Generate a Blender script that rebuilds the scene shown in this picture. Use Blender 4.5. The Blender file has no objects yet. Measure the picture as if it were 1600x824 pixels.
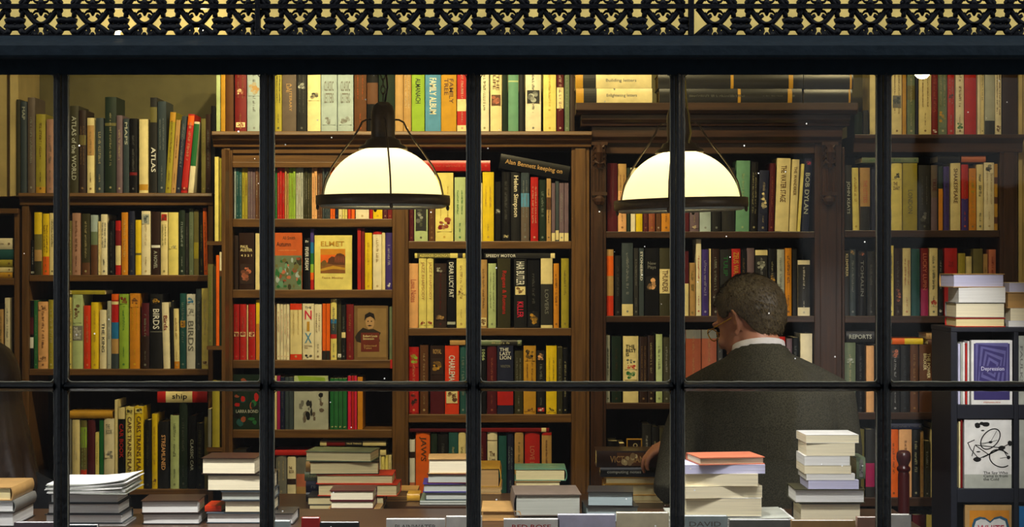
import bpy, bmesh, math, random
from mathutils import Matrix, Vector, noise
random.seed(7)
C = bpy.context.scene.collection
PI = math.pi
# ---------------------------------------------------------------- camera geometry
CD, CZ, F = 4.2, 1.65, 2920.0          # camera distance to the glass, height, focal length in px
def s_(Y): return (Y + CD) / F
def wx(px, Y): return (px - 800) * s_(Y)
def wz(py, Y): return CZ - (py - 412) * s_(Y)

# ---------------------------------------------------------------- materials
def lin(c):
    return tuple(((v/255)/12.92 if v/255 <= .04045 else ((v/255+.055)/1.055)**2.4) for v in c) + (1,)
PAL = {
 'cream':(238,222,165),'pale cream':(242,232,200),'white':(235,235,232),'yellow':(238,205,25),'pale yellow':(240,225,130),
 'olive':(112,106,58),'olive yellow':(168,156,48),'gold':(200,150,45),'ochre':(215,140,30),'orange':(240,105,15),
 'red orange':(225,62,22),'red':(186,32,26),'dark red':(122,22,22),'maroon':(84,22,30),'pink red':(215,35,75),'magenta':(170,40,95),
 'tan':(190,150,92),'peach':(240,182,125),'brown':(98,62,36),'dark brown':(50,33,25),'black':(17,17,18),'charcoal':(42,42,42),
 'grey':(120,120,115),'pale grey':(182,186,176),'slate':(58,70,78),'navy':(26,32,62),'blue':(35,115,178),'pale blue':(172,190,194),
 'purple':(66,50,130),'mauve':(112,92,104),'teal':(38,88,90),'sea green':(105,158,128),'dark green':(27,44,32),'green':(38,108,58),
 'lime green':(150,185,60),'pale green':(188,206,150),'dusty pink':(172,130,112),'salmon':(200,115,85),'terracotta':(152,78,50),
 'lilac':(205,205,235),'grey green':(110,125,98),'dark olive':(58,56,34),'sky blue':(90,150,190),'taupe':(105,92,82)}
MATS = {}
def nodes(name):
    m = bpy.data.materials.new(name); m.use_nodes = True
    nt = m.node_tree; return m, nt, nt.nodes['Principled BSDF']
def mat(col, rough=.42, kind='cover', spec=.4):
    """procedural material: base colour with faint mottled wear"""
    key = (col if isinstance(col, str) else tuple(col), rough, kind)
    if key in MATS: return MATS[key]
    rgb = lin(PAL[col]) if isinstance(col, str) else lin(col)
    m, nt, b = nodes('%s_%s' % (kind, col if isinstance(col, str) else '%d_%d_%d' % tuple(col)))
    tc = nt.nodes.new('ShaderNodeTexCoord'); n = nt.nodes.new('ShaderNodeTexNoise')
    n.inputs['Scale'].default_value = 28; n.inputs['Detail'].default_value = 5
    r = nt.nodes.new('ShaderNodeMapRange'); r.inputs[1].default_value=.3; r.inputs[2].default_value=.75
    r.inputs[3].default_value = .8; r.inputs[4].default_value = 1.08
    mx = nt.nodes.new('ShaderNodeVectorMath'); mx.operation = 'SCALE'; mx.inputs[0].default_value = rgb[:3]
    nt.links.new(tc.outputs['Object'], n.inputs['Vector']); nt.links.new(n.outputs['Fac'], r.inputs[0])
    nt.links.new(r.outputs[0], mx.inputs['Scale']); nt.links.new(mx.outputs[0], b.inputs['Base Color'])
    b.inputs['Roughness'].default_value = rough; b.inputs['Specular IOR Level'].default_value = spec
    MATS[key] = m; return m
def pages_mat(col, axis):
    key = ('pages', col, axis)
    if key in MATS: return MATS[key]
    m, nt, b = nodes('page_edges_%s_%s' % (col, axis))
    tc = nt.nodes.new('ShaderNodeTexCoord'); mp = nt.nodes.new('ShaderNodeMapping'); n = nt.nodes.new('ShaderNodeTexNoise')
    mp.inputs['Scale'].default_value = (4, 4, 900) if axis == 'Z' else (900, 4, 4)
    n.inputs['Scale'].default_value = 1; n.inputs['Detail'].default_value = 2
    r = nt.nodes.new('ShaderNodeMapRange'); r.inputs[1].default_value=.3; r.inputs[2].default_value=.7
    r.inputs[3].default_value = .72; r.inputs[4].default_value = 1.05
    mx = nt.nodes.new('ShaderNodeVectorMath'); mx.operation = 'SCALE'; mx.inputs[0].default_value = lin(PAL[col])[:3]
    nt.links.new(tc.outputs['Object'], mp.inputs[0]); nt.links.new(mp.outputs[0], n.inputs['Vector'])
    nt.links.new(n.outputs['Fac'], r.inputs[0]); nt.links.new(r.outputs[0], mx.inputs['Scale'])
    nt.links.new(mx.outputs[0], b.inputs['Base Color']); b.inputs['Roughness'].default_value = .85
    b.inputs['Specular IOR Level'].default_value = .1
    MATS[key] = m; return m
def wood_mat(name, c1, c2, rough=.4, scale=(1,1,1)):
    m, nt, b = nodes(name)
    tc = nt.nodes.new('ShaderNodeTexCoord'); mp = nt.nodes.new('ShaderNodeMapping')
    mp.inputs['Scale'].default_value = scale
    n = nt.nodes.new('ShaderNodeTexNoise'); n.inputs['Scale'].default_value = 6; n.inputs['Detail'].default_value = 8
    n.inputs['Distortion'].default_value = .6
    cr = nt.nodes.new('ShaderNodeValToRGB'); cr.color_ramp.elements[0].position=.3; cr.color_ramp.elements[1].position=.7
    cr.color_ramp.elements[0].color = lin(c1); cr.color_ramp.elements[1].color = lin(c2)
    bp = nt.nodes.new('ShaderNodeBump'); bp.inputs['Strength'].default_value = .15; bp.inputs['Distance'].default_value = .002
    nt.links.new(tc.outputs['Object'], mp.inputs[0]); nt.links.new(mp.outputs[0], n.inputs['Vector'])
    nt.links.new(n.outputs['Fac'], cr.inputs[0]); nt.links.new(cr.outputs[0], b.inputs['Base Color'])
    nt.links.new(n.outputs['Fac'], bp.inputs['Height']); nt.links.new(bp.outputs[0], b.inputs['Normal'])
    b.inputs['Roughness'].default_value = rough; return m
WOOD_V = wood_mat('oak_upright', (78,52,24), (112,78,38), .42, (14,14,1))
WOOD_H = wood_mat('oak_board', (78,52,24), (112,78,38), .42, (1,14,14))
DARK_V = wood_mat('mahogany_upright', (46,29,18), (70,44,28), .35, (14,14,1))
DARK_H = wood_mat('mahogany_board', (46,30,19), (70,46,30), .35, (1,14,14))
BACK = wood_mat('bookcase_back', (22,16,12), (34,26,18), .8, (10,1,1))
def paint_mat(name, c, rough=.25, bump=.5, scale=60, spec=.5):
    m, nt, b = nodes(name)
    tc = nt.nodes.new('ShaderNodeTexCoord'); n = nt.nodes.new('ShaderNodeTexNoise'); n.inputs['Scale'].default_value = scale
    n.inputs['Detail'].default_value = 6
    bp = nt.nodes.new('ShaderNodeBump'); bp.inputs['Strength'].default_value = bump; bp.inputs['Distance'].default_value = .003
    cr = nt.nodes.new('ShaderNodeMapRange'); cr.inputs[3].default_value=.6; cr.inputs[4].default_value=1.4
    mx = nt.nodes.new('ShaderNodeVectorMath'); mx.operation='SCALE'; mx.inputs[0].default_value = lin(c)[:3]
    nt.links.new(tc.outputs['Object'], n.inputs['Vector']); nt.links.new(n.outputs['Fac'], bp.inputs['Height'])
    nt.links.new(n.outputs['Fac'], cr.inputs[0]); nt.links.new(cr.outputs[0], mx.inputs['Scale']); nt.links.new(mx.outputs[0], b.inputs['Base Color'])
    nt.links.new(bp.outputs[0], b.inputs['Normal']); b.inputs['Roughness'].default_value = rough
    b.inputs['Specular IOR Level'].default_value = spec; return m
PAINT = paint_mat('gloss_black_blue_paint', (4,6,9), .35, .7, 60, .1)
FASCIA = paint_mat('weathered_blue_black_paint', (19,27,33), .65, 1, 45, .08)
IRON = paint_mat('painted_cast_iron', (8,9,14), .5, .6, 120, .12)
BRONZE = paint_mat('dark_bronze', (78,66,46), .4, .1, 80); 
BRONZE.node_tree.nodes['Principled BSDF'].inputs['Metallic'].default_value = .25
NAVY = paint_mat('rack_navy_paint', (16,20,34), .5, .1)
WALLM = paint_mat('olive_shop_wall', (92,86,52), .8, .1, 12)
CREAMW = paint_mat('cream_painted_panel', (196,176,118), .7, .1, 12)
BOARD = paint_mat('cream_transom_board', (214,190,112), .75, .2, 20)
CEIL = paint_mat('shop_ceiling', (190,180,150), .9, .1, 12)
FLOORM = wood_mat('shop_floor', (70,48,30), (100,70,45), .5, (1,8,1))
STREET = paint_mat('pavement', (42,42,42), .9, .4, 20)

# ---------------------------------------------------------------- mesh builder
class MB:
    def __init__(s): s.v=[]; s.f=[]; s.m=[]; s.mats=[]
    def mi(s, m):
        if m is None: return 0
        if m not in s.mats: s.mats.append(m)
        return s.mats.index(m)
    def add(s, vs, fs, m=None):
        o=len(s.v); s.v += [tuple(v) for v in vs]; k=s.mi(m)
        for f in fs: s.f.append([i+o for i in f]); s.m.append(k)
        return s
    def box(s,x0,x1,y0,y1,z0,z1,m=None):
        return s.add([(x0,y0,z0),(x1,y0,z0),(x1,y1,z0),(x0,y1,z0),(x0,y0,z1),(x1,y0,z1),(x1,y1,z1),(x0,y1,z1)],
          [(0,3,2,1),(4,5,6,7),(0,1,5,4),(1,2,6,5),(2,3,7,6),(3,0,4,7)],m)
    def prism(s, pts, a0, a1, axis='z', m=None):
        """pts polygon in the two other axes, extruded along axis"""
        n=len(pts)
        def mk(p,a):
            return (p[0],p[1],a) if axis=='z' else ((a,p[0],p[1]) if axis=='x' else (p[0],a,p[1]))
        vs=[mk(p,a0) for p in pts]+[mk(p,a1) for p in pts]
        fs=[(i,(i+1)%n,n+(i+1)%n,n+i) for i in range(n)]+[tuple(range(n-1,-1,-1)),tuple(range(n,2*n))]
        return s.add(vs,fs,m)
    def rect(s,x0,x1,z0,z1,y,m=None):           # faces -y
        return s.add([(x0,y,z0),(x1,y,z0),(x1,y,z1),(x0,y,z1)],[(0,1,2,3)],m)
    def tube(s,path,r,n=8,m=None,flat=1):
        path=[Vector(p) for p in path]; rs = r if isinstance(r,(list,tuple)) else [r]*len(path)
        vs=[]; up0=Vector((0,1,0))
        for i,p in enumerate(path):
            t=(path[min(i+1,len(path)-1)]-path[max(i-1,0)])
            if t.length<1e-9: t=Vector((0,0,1))
            t.normalize(); up=up0 if abs(t.dot(up0))<.95 else Vector((1,0,0))
            a=t.cross(up).normalized(); b=t.cross(a).normalized()
            for k in range(n):
                q=2*PI*k/n; vs.append(p+a*math.cos(q)*rs[i]+b*math.sin(q)*rs[i]*flat)
        fs=[]
        for i in range(len(path)-1):
            for k in range(n): fs.append((i*n+k,i*n+(k+1)%n,(i+1)*n+(k+1)%n,(i+1)*n+k))
        L=(len(path)-1)*n; fs+= [tuple(range(n-1,-1,-1)),tuple(range(L,L+n))]
        return s.add(vs,fs,m)
    def lathe(s,prof,c=(0,0,0),n=32,m=None):
        vs=[];fs=[]
        for r,z in prof:
            for k in range(n):
                q=2*PI*k/n; vs.append((c[0]+r*math.cos(q),c[1]+r*math.sin(q),c[2]+z))
        for i in range(len(prof)-1):
            for k in range(n): fs.append((i*n+k,i*n+(k+1)%n,(i+1)*n+(k+1)%n,(i+1)*n+k))
        return s.add(vs,fs,m)
    def ball(s,c,r,n=12,m=None):
        rr = r if isinstance(r,(tuple,list)) else (r,r,r)
        vs=[];fs=[];k2=n//2
        for i in range(k2+1):
            a=-PI/2+PI*i/k2
            for k in range(n):
                q=2*PI*k/n; vs.append((c[0]+rr[0]*math.cos(a)*math.cos(q),c[1]+rr[1]*math.cos(a)*math.sin(q),c[2]+rr[2]*math.sin(a)))
        for i in range(k2):
            for k in range(n): fs.append((i*n+k,i*n+(k+1)%n,(i+1)*n+(k+1)%n,(i+1)*n+k))
        return s.add(vs,fs,m)
    def build(s,name,m=None,parent=None,xf=None,smooth=False,bevel=0,loc=None):
        me=bpy.data.meshes.new(name)
        vs=s.v if xf is None else [tuple(xf@Vector(v)) for v in s.v]
        me.from_pydata(vs,[],s.f)
        if s.mats and any(x is not None for x in s.mats):
            for x in s.mats: me.materials.append(x)
            me.polygons.foreach_set('material_index',s.m)
        elif m: me.materials.append(m)
        me.update()
        if smooth: me.polygons.foreach_set('use_smooth',[True]*len(me.polygons))
        o=bpy.data.objects.new(name,me); C.objects.link(o)
        if parent: o.parent=parent
        if loc: o.location=loc
        if bevel:
            b=o.modifiers.new('bevel','BEVEL'); b.width=bevel; b.segments=2; b.limit_method='ANGLE'
        return o
def empty(name,loc,rot=(0,0,0)):
    o=bpy.data.objects.new(name,None); o.empty_display_size=.05; o.location=loc; o.rotation_euler=rot; C.objects.link(o); return o
def tag(o,label=None,cat=None,group=None,kind=None):
    if label: o['label']=label
    if cat: o['category']=cat
    if group: o['group']=group
    if kind: o['kind']=kind
    return o
def struct(name,b,m,**k): return tag(b.build(name,m,**k),kind='structure')

# ---------------------------------------------------------------- lettering
_tc={}
def text_geo(s, bold=False):
    if (s) in _tc: return _tc[s]
    cu=bpy.data.curves.new('t','FONT'); cu.body=s; cu.align_x='LEFT'; cu.resolution_u=2; cu.size=1
    cu.offset=.012; cu.space_line=.85
    ob=bpy.data.objects.new('t',cu); C.objects.link(ob)
    dg=bpy.context.evaluated_depsgraph_get(); dg.update()
    me=bpy.data.meshes.new_from_object(ob.evaluated_get(dg))
    vs=[(v.co.x,v.co.y) for v in me.vertices]; fs=[tuple(p.vertices) for p in me.polygons]
    bpy.data.objects.remove(ob); bpy.data.curves.remove(cu); bpy.data.meshes.remove(me)
    x0=min(v[0] for v in vs); x1=max(v[0] for v in vs); y0=min(v[1] for v in vs); y1=max(v[1] for v in vs)
    vs=[((x-x0)/(x1-x0),(y-y0)/(y1-y0)) for x,y in vs]
    _tc[s]=(vs,fs); return _tc[s]
def put_text(mb,s,x0,x1,z0,z1,y,m,down=False):
    """fit lettering in the rectangle; down=True reads top to bottom"""
    vs,fs=text_geo(s)
    if down: P=[(x0+v*(x1-x0),y,z1-u*(z1-z0)) for u,v in vs]
    else: P=[(x0+u*(x1-x0),y,z0+v*(z1-z0)) for u,v in vs]
    mb.add(P,fs,m)
def greek(mb,x0,x1,z0,z1,y,m,rnd,down=True):
    """illegible lettering: small strokes in a row"""
    L=(z1-z0) if down else (x1-x0); H=(x1-x0) if down else (z1-z0)
    t=0; 
    while t<L:
        w=H*rnd.uniform(.45,.85)
        if rnd.random()<.16: t+=w*.9; continue
        if t+w>L: break
        sw=w*.34
        hs=1 if rnd.random()<.6 else .72
        R=[(t,t+sw,0,hs)]
        k=rnd.random()
        if k<.35: R.append((t+w-sw,t+w,0,hs))
        if k<.8: R.append((t,t+w*.9,hs-.3 if rnd.random()<.5 else 0,(hs if 0 else .0)+.28 if False else .28))
        for a,b,c,d in R:
            if d<c: c,d=hs-.26,hs
            if down: mb.rect(x0+c*H,x0+d*H,z1-b,z1-a,y,m)
            else: mb.rect(x0+a,x0+b,z0+c*H,z0+d*H,y,m)
        t+=w*1.15

# ---------------------------------------------------------------- books
LIGHTC={'cream','pale cream','white','yellow','pale yellow','olive yellow','gold','ochre','orange','tan','peach','pale grey','pale blue','sea green','lime green','pale green','dusty pink','salmon','lilac','sky blue','gold'}
BOOKN=[]
def make_book(w,h,d,col,opts='',xf=Matrix(),loc=(0,0,0),hard=None,axis='X',pagecol='cream',rnd=None,title=True):
    """w thickness (x), h height (z), d depth (+y); spine plane at y=0 facing -y, base at z=0"""
    rnd=rnd or random
    o={}
    for part in [p for p in opts.split(';') if p]:
        k,_,v=part.partition('='); o.setdefault(k,[]).append(v)
    if hard is None: hard = w>.017
    t=.0022 if hard else .0006
    t=min(t,w*.12)
    bl=min(.004,w*.16) if hard else min(.0015,w*.07)
    n=6
    arc=lambda ww,b,oy: [(-ww/2+ww*i/n, oy-b*(1-(2*i/n-1)**2)) for i in range(n+1)]
    out=arc(w,bl,0); inn=arc(w-2*t,bl,t)
    prof=[(-w/2,d)]+out+[(w/2,d)]+[(w/2-t,d)]+inn[::-1]+[(-w/2+t,d)]
    root=empty('book',loc)
    cb=MB(); 
    # C-shaped jacket as quads
    m=mat(col, .3 if rnd.random()<.6 else .5)
    L=[(-w/2,d)]+out+[(w/2,d)]; I=[(-w/2+t,d)]+inn+[(w/2-t,d)]
    k=len(L); vs=[(x,y,0) for x,y in L]+[(x,y,0) for x,y in I]+[(x,y,h) for x,y in L]+[(x,y,h) for x,y in I]
    fs=[]
    for i in range(k-1):
        fs+=[(i,i+1,2*k+i+1,2*k+i),(k+i+1,k+i,3*k+i,3*k+i+1),(2*k+i,2*k+i+1,3*k+i+1,3*k+i),(i+1,i,k+i,k+i+1)]
    fs+=[(0,2*k,3*k,k),(k-1,2*k-1,4*k-1,3*k-1)]
    cb.add(vs,fs); c=cb.build('cover',m,root,xf)
    me=c.data; me.polygons.foreach_set('use_smooth',[True]*len(me.polygons))
    try: me.set_sharp_from_angle(angle=.6)
    except Exception: pass
    e=.003 if hard else .0002
    pb=MB(); pb.box(-w/2+t*1.02,w/2-t*1.02,t+bl*.4,d-(.004 if hard else .0003),e,h-e)
    pb.build('pages',pages_mat(pagecol,axis),root,xf)
    # bands following the spine
    if 'b' in o:
        bb=MB()
        for v in o['b']:
            a,b_,cc=v.split(','); a=float(a);b_=float(b_)
            A=arc(w,bl,-.0003); z1=h*(1-a); z0=h*(1-b_)
            vs=[(x,y,z0) for x,y in A]+[(x,y,z1) for x,y in A]; q=len(A)
            bb.add(vs,[(i,i+1,q+i+1,q+i) for i in range(q-1)],mat(cc,.4,'band'))
        bb.build('spine_band',None,root,xf)
    yt=-bl-.0006
    if 'p' in o:      # a small picture block: a,b,col1,col2
        bb=MB()
        for v in o['p']:
            a,b_,c1,c2=v.split(','); a=float(a);b_=float(b_); z1=h*(1-a); z0=h*(1-b_); ww=w*.4
            bb.rect(-ww,ww,z0,z1,yt+.0001,mat(c1,.5,'print'))
            k1=PAL.get(c1); k2=PAL.get(c2)
            for j in range(11):
                cx=rnd.uniform(-ww*.6,ww*.6); cz=rnd.uniform(z0+(z1-z0)*.2,z1-(z1-z0)*.2); r=rnd.uniform(.08,.26)*min(ww*2,z1-z0)
                r1=min(r,ww-abs(cx)); r2=min(r,cz-z0,z1-cz)
                P=[(cx+math.cos(q*PI/4)*r1,yt,cz+math.sin(q*PI/4)*r2*rnd.uniform(.7,1)) for q in range(8)]
                P=[(p_[0],p_[1]-.00002*j,p_[2]) for p_ in P]; q_=(.45,.75,1)[j%3]
                bb.add(P,[tuple(range(8))],mat(tuple(int(k1[i]+(k2[i]-k1[i])*q_) for i in range(3)),.5,'print'))
        bb.build('spine_picture',None,root,xf)
    if 'T' in o:
        for v in o['T']:
            q=v.split(','); s=q[0].replace('|','\n'); tcol=q[1]; a=float(q[2]); b_=float(q[3]); hw=float(q[4]) if len(q)>4 else .3
            tb=MB(); put_text(tb,s,-w*hw,w*hw,h*(1-b_),h*(1-a),yt,mat(tcol,.5,'ink'),down=(len(q)<=5))
            tb.build('title',None,root,xf)
    if 'x' not in o and 'T' not in o and title:
        gc=o['g'][0] if 'g' in o else (rnd.choice(['cream','tan','pale grey','white']) if col not in LIGHTC else rnd.choice(['brown','charcoal','dark red','slate','olive','grey']))
        tb=MB(); hw=min(w*.2,.0042)*rnd.uniform(.7,1.05)
        c0=PAL[gc] if isinstance(gc,str) else gc; c9=PAL[col] if isinstance(col,str) else col; m1=mat(tuple(int(c9[i]*.38+c0[i]*.62)//6*6 for i in range(3)),.55,'ink')
        a=rnd.uniform(.1,.22); b_=rnd.uniform(.5,.75)
        if w>.02 and rnd.random()<.35:
            for kx in (-1,1): greek(tb,kx*w*.2-hw*.6,kx*w*.2+hw*.6,h*(1-b_),h*(1-a),yt,m1,rnd)
        else: greek(tb,-hw,hw,h*(1-b_),h*(1-a),yt,m1,rnd)
        if b_<.66 and rnd.random()<.7:
            greek(tb,-hw*.6,hw*.6,h*.13,h*rnd.uniform(.25,.31),yt,m1,rnd)
        r=min(w*.2,.004); P=[(math.cos(q*PI/3)*r,yt,h*.06+math.sin(q*PI/3)*r) for q in range(6)]
        tb.add(P,[tuple(range(6))],m1)
        if tb.f: tb.build('title',None,root,xf)
    return root

ORD=['first','second','third','fourth','fifth','sixth','seventh','eighth','ninth','tenth','eleventh','twelfth','thirteenth','fourteenth','fifteenth','sixteenth','seventeenth','eighteenth','nineteenth','twentieth']
def ordn(i,n):
    if i<n-i: return (ORD[i]+' from left') if i<20 else 'item %d'%i
    j=n-1-i
    return (ORD[j]+' from right') if j<20 else 'item %d'%i
def describe(items, where, group, noun='book', extra=''):
    """items: list of (root, colour, sizeword, feature)"""
    descs=[]
    for r,c,sw,ft in items:
        d=' '.join(x for x in (sw,c,noun if not ft or 'book' not in ft else '',ft) if x); descs.append(' '.join(d.split()))
    n=len(items)
    for i,(r,c,sw,ft) in enumerate(items):
        d=descs[i]
        lab='%s %s'%(d,where)
        if descs.count(d)>1 or not ft:
            lc=items[i-1][1] if i>0 else None; rc=items[i+1][1] if i<n-1 else None
            if lc and rc: q='between %s and %s'%(lc,rc)
            elif rc: q='left of %s one'%rc
            elif lc: q='right of %s one'%lc
            else: q=''
            same=[j for j in range(n) if descs[j]==d and (items[j-1][1] if j>0 else None)==lc and (items[j+1][1] if j<n-1 else None)==rc]
            if len(same)>1: q=ordn(i,n)
            lab='%s %s, %s'%(d,q,where)
        w=lab.split()
        if len(w)>16:
            base='%s %s %s, %s'%(c,noun,ordn(i,n),where); lab=base
            if len(lab.split())>16: print('LONG',lab)
        tag(r,lab,noun,group)

YF=2.0
ALLROWS={}
def row(where,group,yb,items,Y=YF,depth=.14,pagecol='cream',noun='book'):
    rnd=random.Random(hash(where)%999 if False else len(where)*31+yb)
    zb=wz(yb,Y); out=[]
    hs=[yb-it[2] for it in items]; ws=[it[1]-it[0] for it in items]
    mh=sorted(hs)[len(hs)//2]; mw=sorted(ws)[len(ws)//2]
    for it in items:
        x0,x1,top,col=it[:4]; op=it[4] if len(it)>4 else ''
        lean=0; ft=''; keep=[]
        for p in op.split(';'):
            if p.startswith('lean='): lean=float(p[5:])
            elif p.startswith('n='): ft=p[2:]
            elif p: keep.append(p)
        sx=s_(Y); w=(x1-x0)*sx-.0006; h=(yb-top)*sx
        xf=Matrix()
        if lean:
            a=math.atan2(lean,(yb-top)); h=h/math.cos(a)-abs(math.sin(a))*w*.6
            w=w*math.cos(a)
            xf=Matrix.Translation((-math.copysign(w/2,-lean)*0,0,0))@Matrix.Rotation(a,4,'Y')
            # keep lowest corner on the shelf
            low=min((xf@Vector((sx_*w/2,0,0))).z for sx_ in (-1,1)); xf=Matrix.Translation((0,0,-low))@xf
        jit=rnd.uniform(0,.008)
        r=make_book(w,h,depth*rnd.uniform(.88,1.08),col,';'.join(keep),xf,((wx(x0,Y)+wx(x1,Y))/2,Y+.012+jit,zb+.0003),rnd=rnd,pagecol=pagecol)
        sw=[]
        if (yb-top)>mh*1.12: sw.append('tall')
        elif (yb-top)<mh*.88: sw.append('short')
        if (x1-x0)>mw*1.5: sw.append('thick')
        elif (x1-x0)<mw*.65: sw.append('slim')
        if lean and not ft: sw.append('leaning')
        out.append((r,col,' '.join(sw),ft))
    describe(out,where,group,noun)
    return out
def lying(x0,x1,ytop,ybot,Y,col,opts='',label='',group=None,depth=.13,tilt=0,pagecol='cream',kind='s',yaw=0,z0=None,cat='book',hard=None):
    """a book lying flat; kind s spine to the street, f fore edge, el / er head edge with the spine at left / right"""
    sx=s_(Y); w=(ybot-ytop)*sx; L=(x1-x0)*sx
    if z0 is None: z0=wz(ybot,Y)
    lie=Matrix.Rotation(-PI/2,4,'Y')
    if kind in 'sf':
        h=L; d=depth; M=Matrix.Translation((h/2,0,w/2))@lie          # x from -h/2..h/2
        if kind=='f': M=Matrix.Translation((0,d,0))@Matrix.Rotation(PI,4,'Z')@M
        cy=d/2
    else:
        d=L; h=.2 if depth==.13 else depth
        M=Matrix.Translation((h/2,0,w/2))@lie; M=Matrix.Translation((0,-d/2,0))@M
        M=Matrix.Translation((0,h/2,0))@Matrix.Rotation(-PI/2 if kind=='el' else PI/2,4,'Z')@M
        cy=h/2
    if yaw: M=Matrix.Translation((0,cy,0))@Matrix.Rotation(yaw,4,'Z')@Matrix.Translation((0,-cy,0))@M
    if tilt: M=Matrix.Rotation(tilt,4,'Y')@M
    M=Matrix.Translation((0,-cy,0))@M
    r=make_book(w-.0004,h,d,col,opts,M,((wx(x0,Y)+wx(x1,Y))/2,Y+cy,z0+.0002),hard=hard,axis='Z',pagecol=pagecol,rnd=random.Random(int(x0*7+ytop)),title=(kind=='s'))
    if len(label.split())>16: print('LONG',label)
    return tag(r,label,cat,group)
# ================================================================ window front
MUL=[95,417,740,1058.5,1381]
win=tag(empty('window_1',(0,0,1.6)),kind='structure')
def P(o): o.location=(0,0,-1.6); return o     # children keep world coordinates
ztop,zsill,zbar0,zbar1=wz(116,0),.82,wz(611,0),wz(597,0)
hw=.0155
prof=[(-hw,.02),(-hw,-.004),(-hw*.8,-.008),(-hw*.62,-.014),(-hw*.45,-.016),(-hw*.3,-.026),(0,-.032),(hw*.3,-.026),(hw*.45,-.016),(hw*.62,-.014),(hw*.8,-.008),(hw,-.004),(hw,.02)]
for cx in MUL+[-226,1702]:
    b=MB(); X=wx(cx,0)
    b.prism([(X+x,y) for x,y in prof],zsill,ztop,'z'); P(b.build('mullion',PAINT,win))
hb=.0098; zc=(zbar0+zbar1)/2
barprof=[(.02,zc-hb),(-.004,zc-hb),(-.01,zc-hb*.8),(-.02,zc-.004),(-.026,zc+.001),(-.02,zc+hb*.55),(-.008,zc+hb*.9),(.0,zc+hb),(.02,zc+hb)]
edges=[-226]+MUL+[1702]
glass,gnt,gb=nodes('old_window_glass')
gn=gnt.nodes; gn.remove(gb); out=gn['Material Output']
tr=gn.new('ShaderNodeBsdfTransparent'); gl=gn.new('ShaderNodeBsdfGlossy'); gl.inputs['Roughness'].default_value=.03
gl.inputs['Color'].default_value=(1,1,1,1)
fr=gn.new('ShaderNodeFresnel'); fr.inputs[0].default_value=1.52; ms=gn.new('ShaderNodeMixShader')
ma=gn.new('ShaderNodeMath'); ma.operation='MULTIPLY'; ma.inputs[1].default_value=1.7
tc=gn.new('ShaderNodeTexCoord'); nz=gn.new('ShaderNodeTexNoise'); nz.inputs['Scale'].default_value=5
bp=gn.new('ShaderNodeBump'); bp.inputs['Strength'].default_value=.08; bp.inputs['Distance'].default_value=.01
gnt.links.new(tc.outputs['Object'],nz.inputs['Vector']); gnt.links.new(nz.outputs['Fac'],bp.inputs['Height']); gnt.links.new(bp.outputs[0],gl.inputs['Normal'])
gnt.links.new(fr.outputs[0],ma.inputs[0]); gnt.links.new(ma.outputs[0],ms.inputs[0]); gnt.links.new(tr.outputs[0],ms.inputs[1]); gnt.links.new(gl.outputs[0],ms.inputs[2])
# dust specks on the glass
vo=gn.new('ShaderNodeTexVoronoi'); vo.inputs['Scale'].default_value=26; vo.inputs['Randomness'].default_value=1
lt=gn.new('ShaderNodeMath'); lt.operation='LESS_THAN'; lt.inputs[1].default_value=.045
n2=gn.new('ShaderNodeTexNoise'); n2.inputs['Scale'].default_value=3.5; g2=gn.new('ShaderNodeMath'); g2.operation='GREATER_THAN'; g2.inputs[1].default_value=.52
mu=gn.new('ShaderNodeMath'); mu.operation='MULTIPLY'; df=gn.new('ShaderNodeBsdfDiffuse'); tl=gn.new('ShaderNodeBsdfTranslucent'); ad=gn.new('ShaderNodeAddShader'); m2=gn.new('ShaderNodeMixShader')
gnt.links.new(tc.outputs['Object'],vo.inputs['Vector']); gnt.links.new(vo.outputs['Distance'],lt.inputs[0]); gnt.links.new(tc.outputs['Object'],n2.inputs['Vector'])
gnt.links.new(n2.outputs['Fac'],g2.inputs[0]); gnt.links.new(lt.outputs[0],mu.inputs[0]); gnt.links.new(g2.outputs[0],mu.inputs[1])
gnt.links.new(df.outputs[0],ad.inputs[0]); gnt.links.new(tl.outputs[0],ad.inputs[1])
gnt.links.new(mu.outputs[0],m2.inputs[0]); gnt.links.new(ms.outputs[0],m2.inputs[1]); gnt.links.new(ad.outputs[0],m2.inputs[2]); gnt.links.new(m2.outputs[0],out.inputs[0])
PUTTY=mat((120,116,98),.6,'putty')
rr=random.Random(3)
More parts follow.
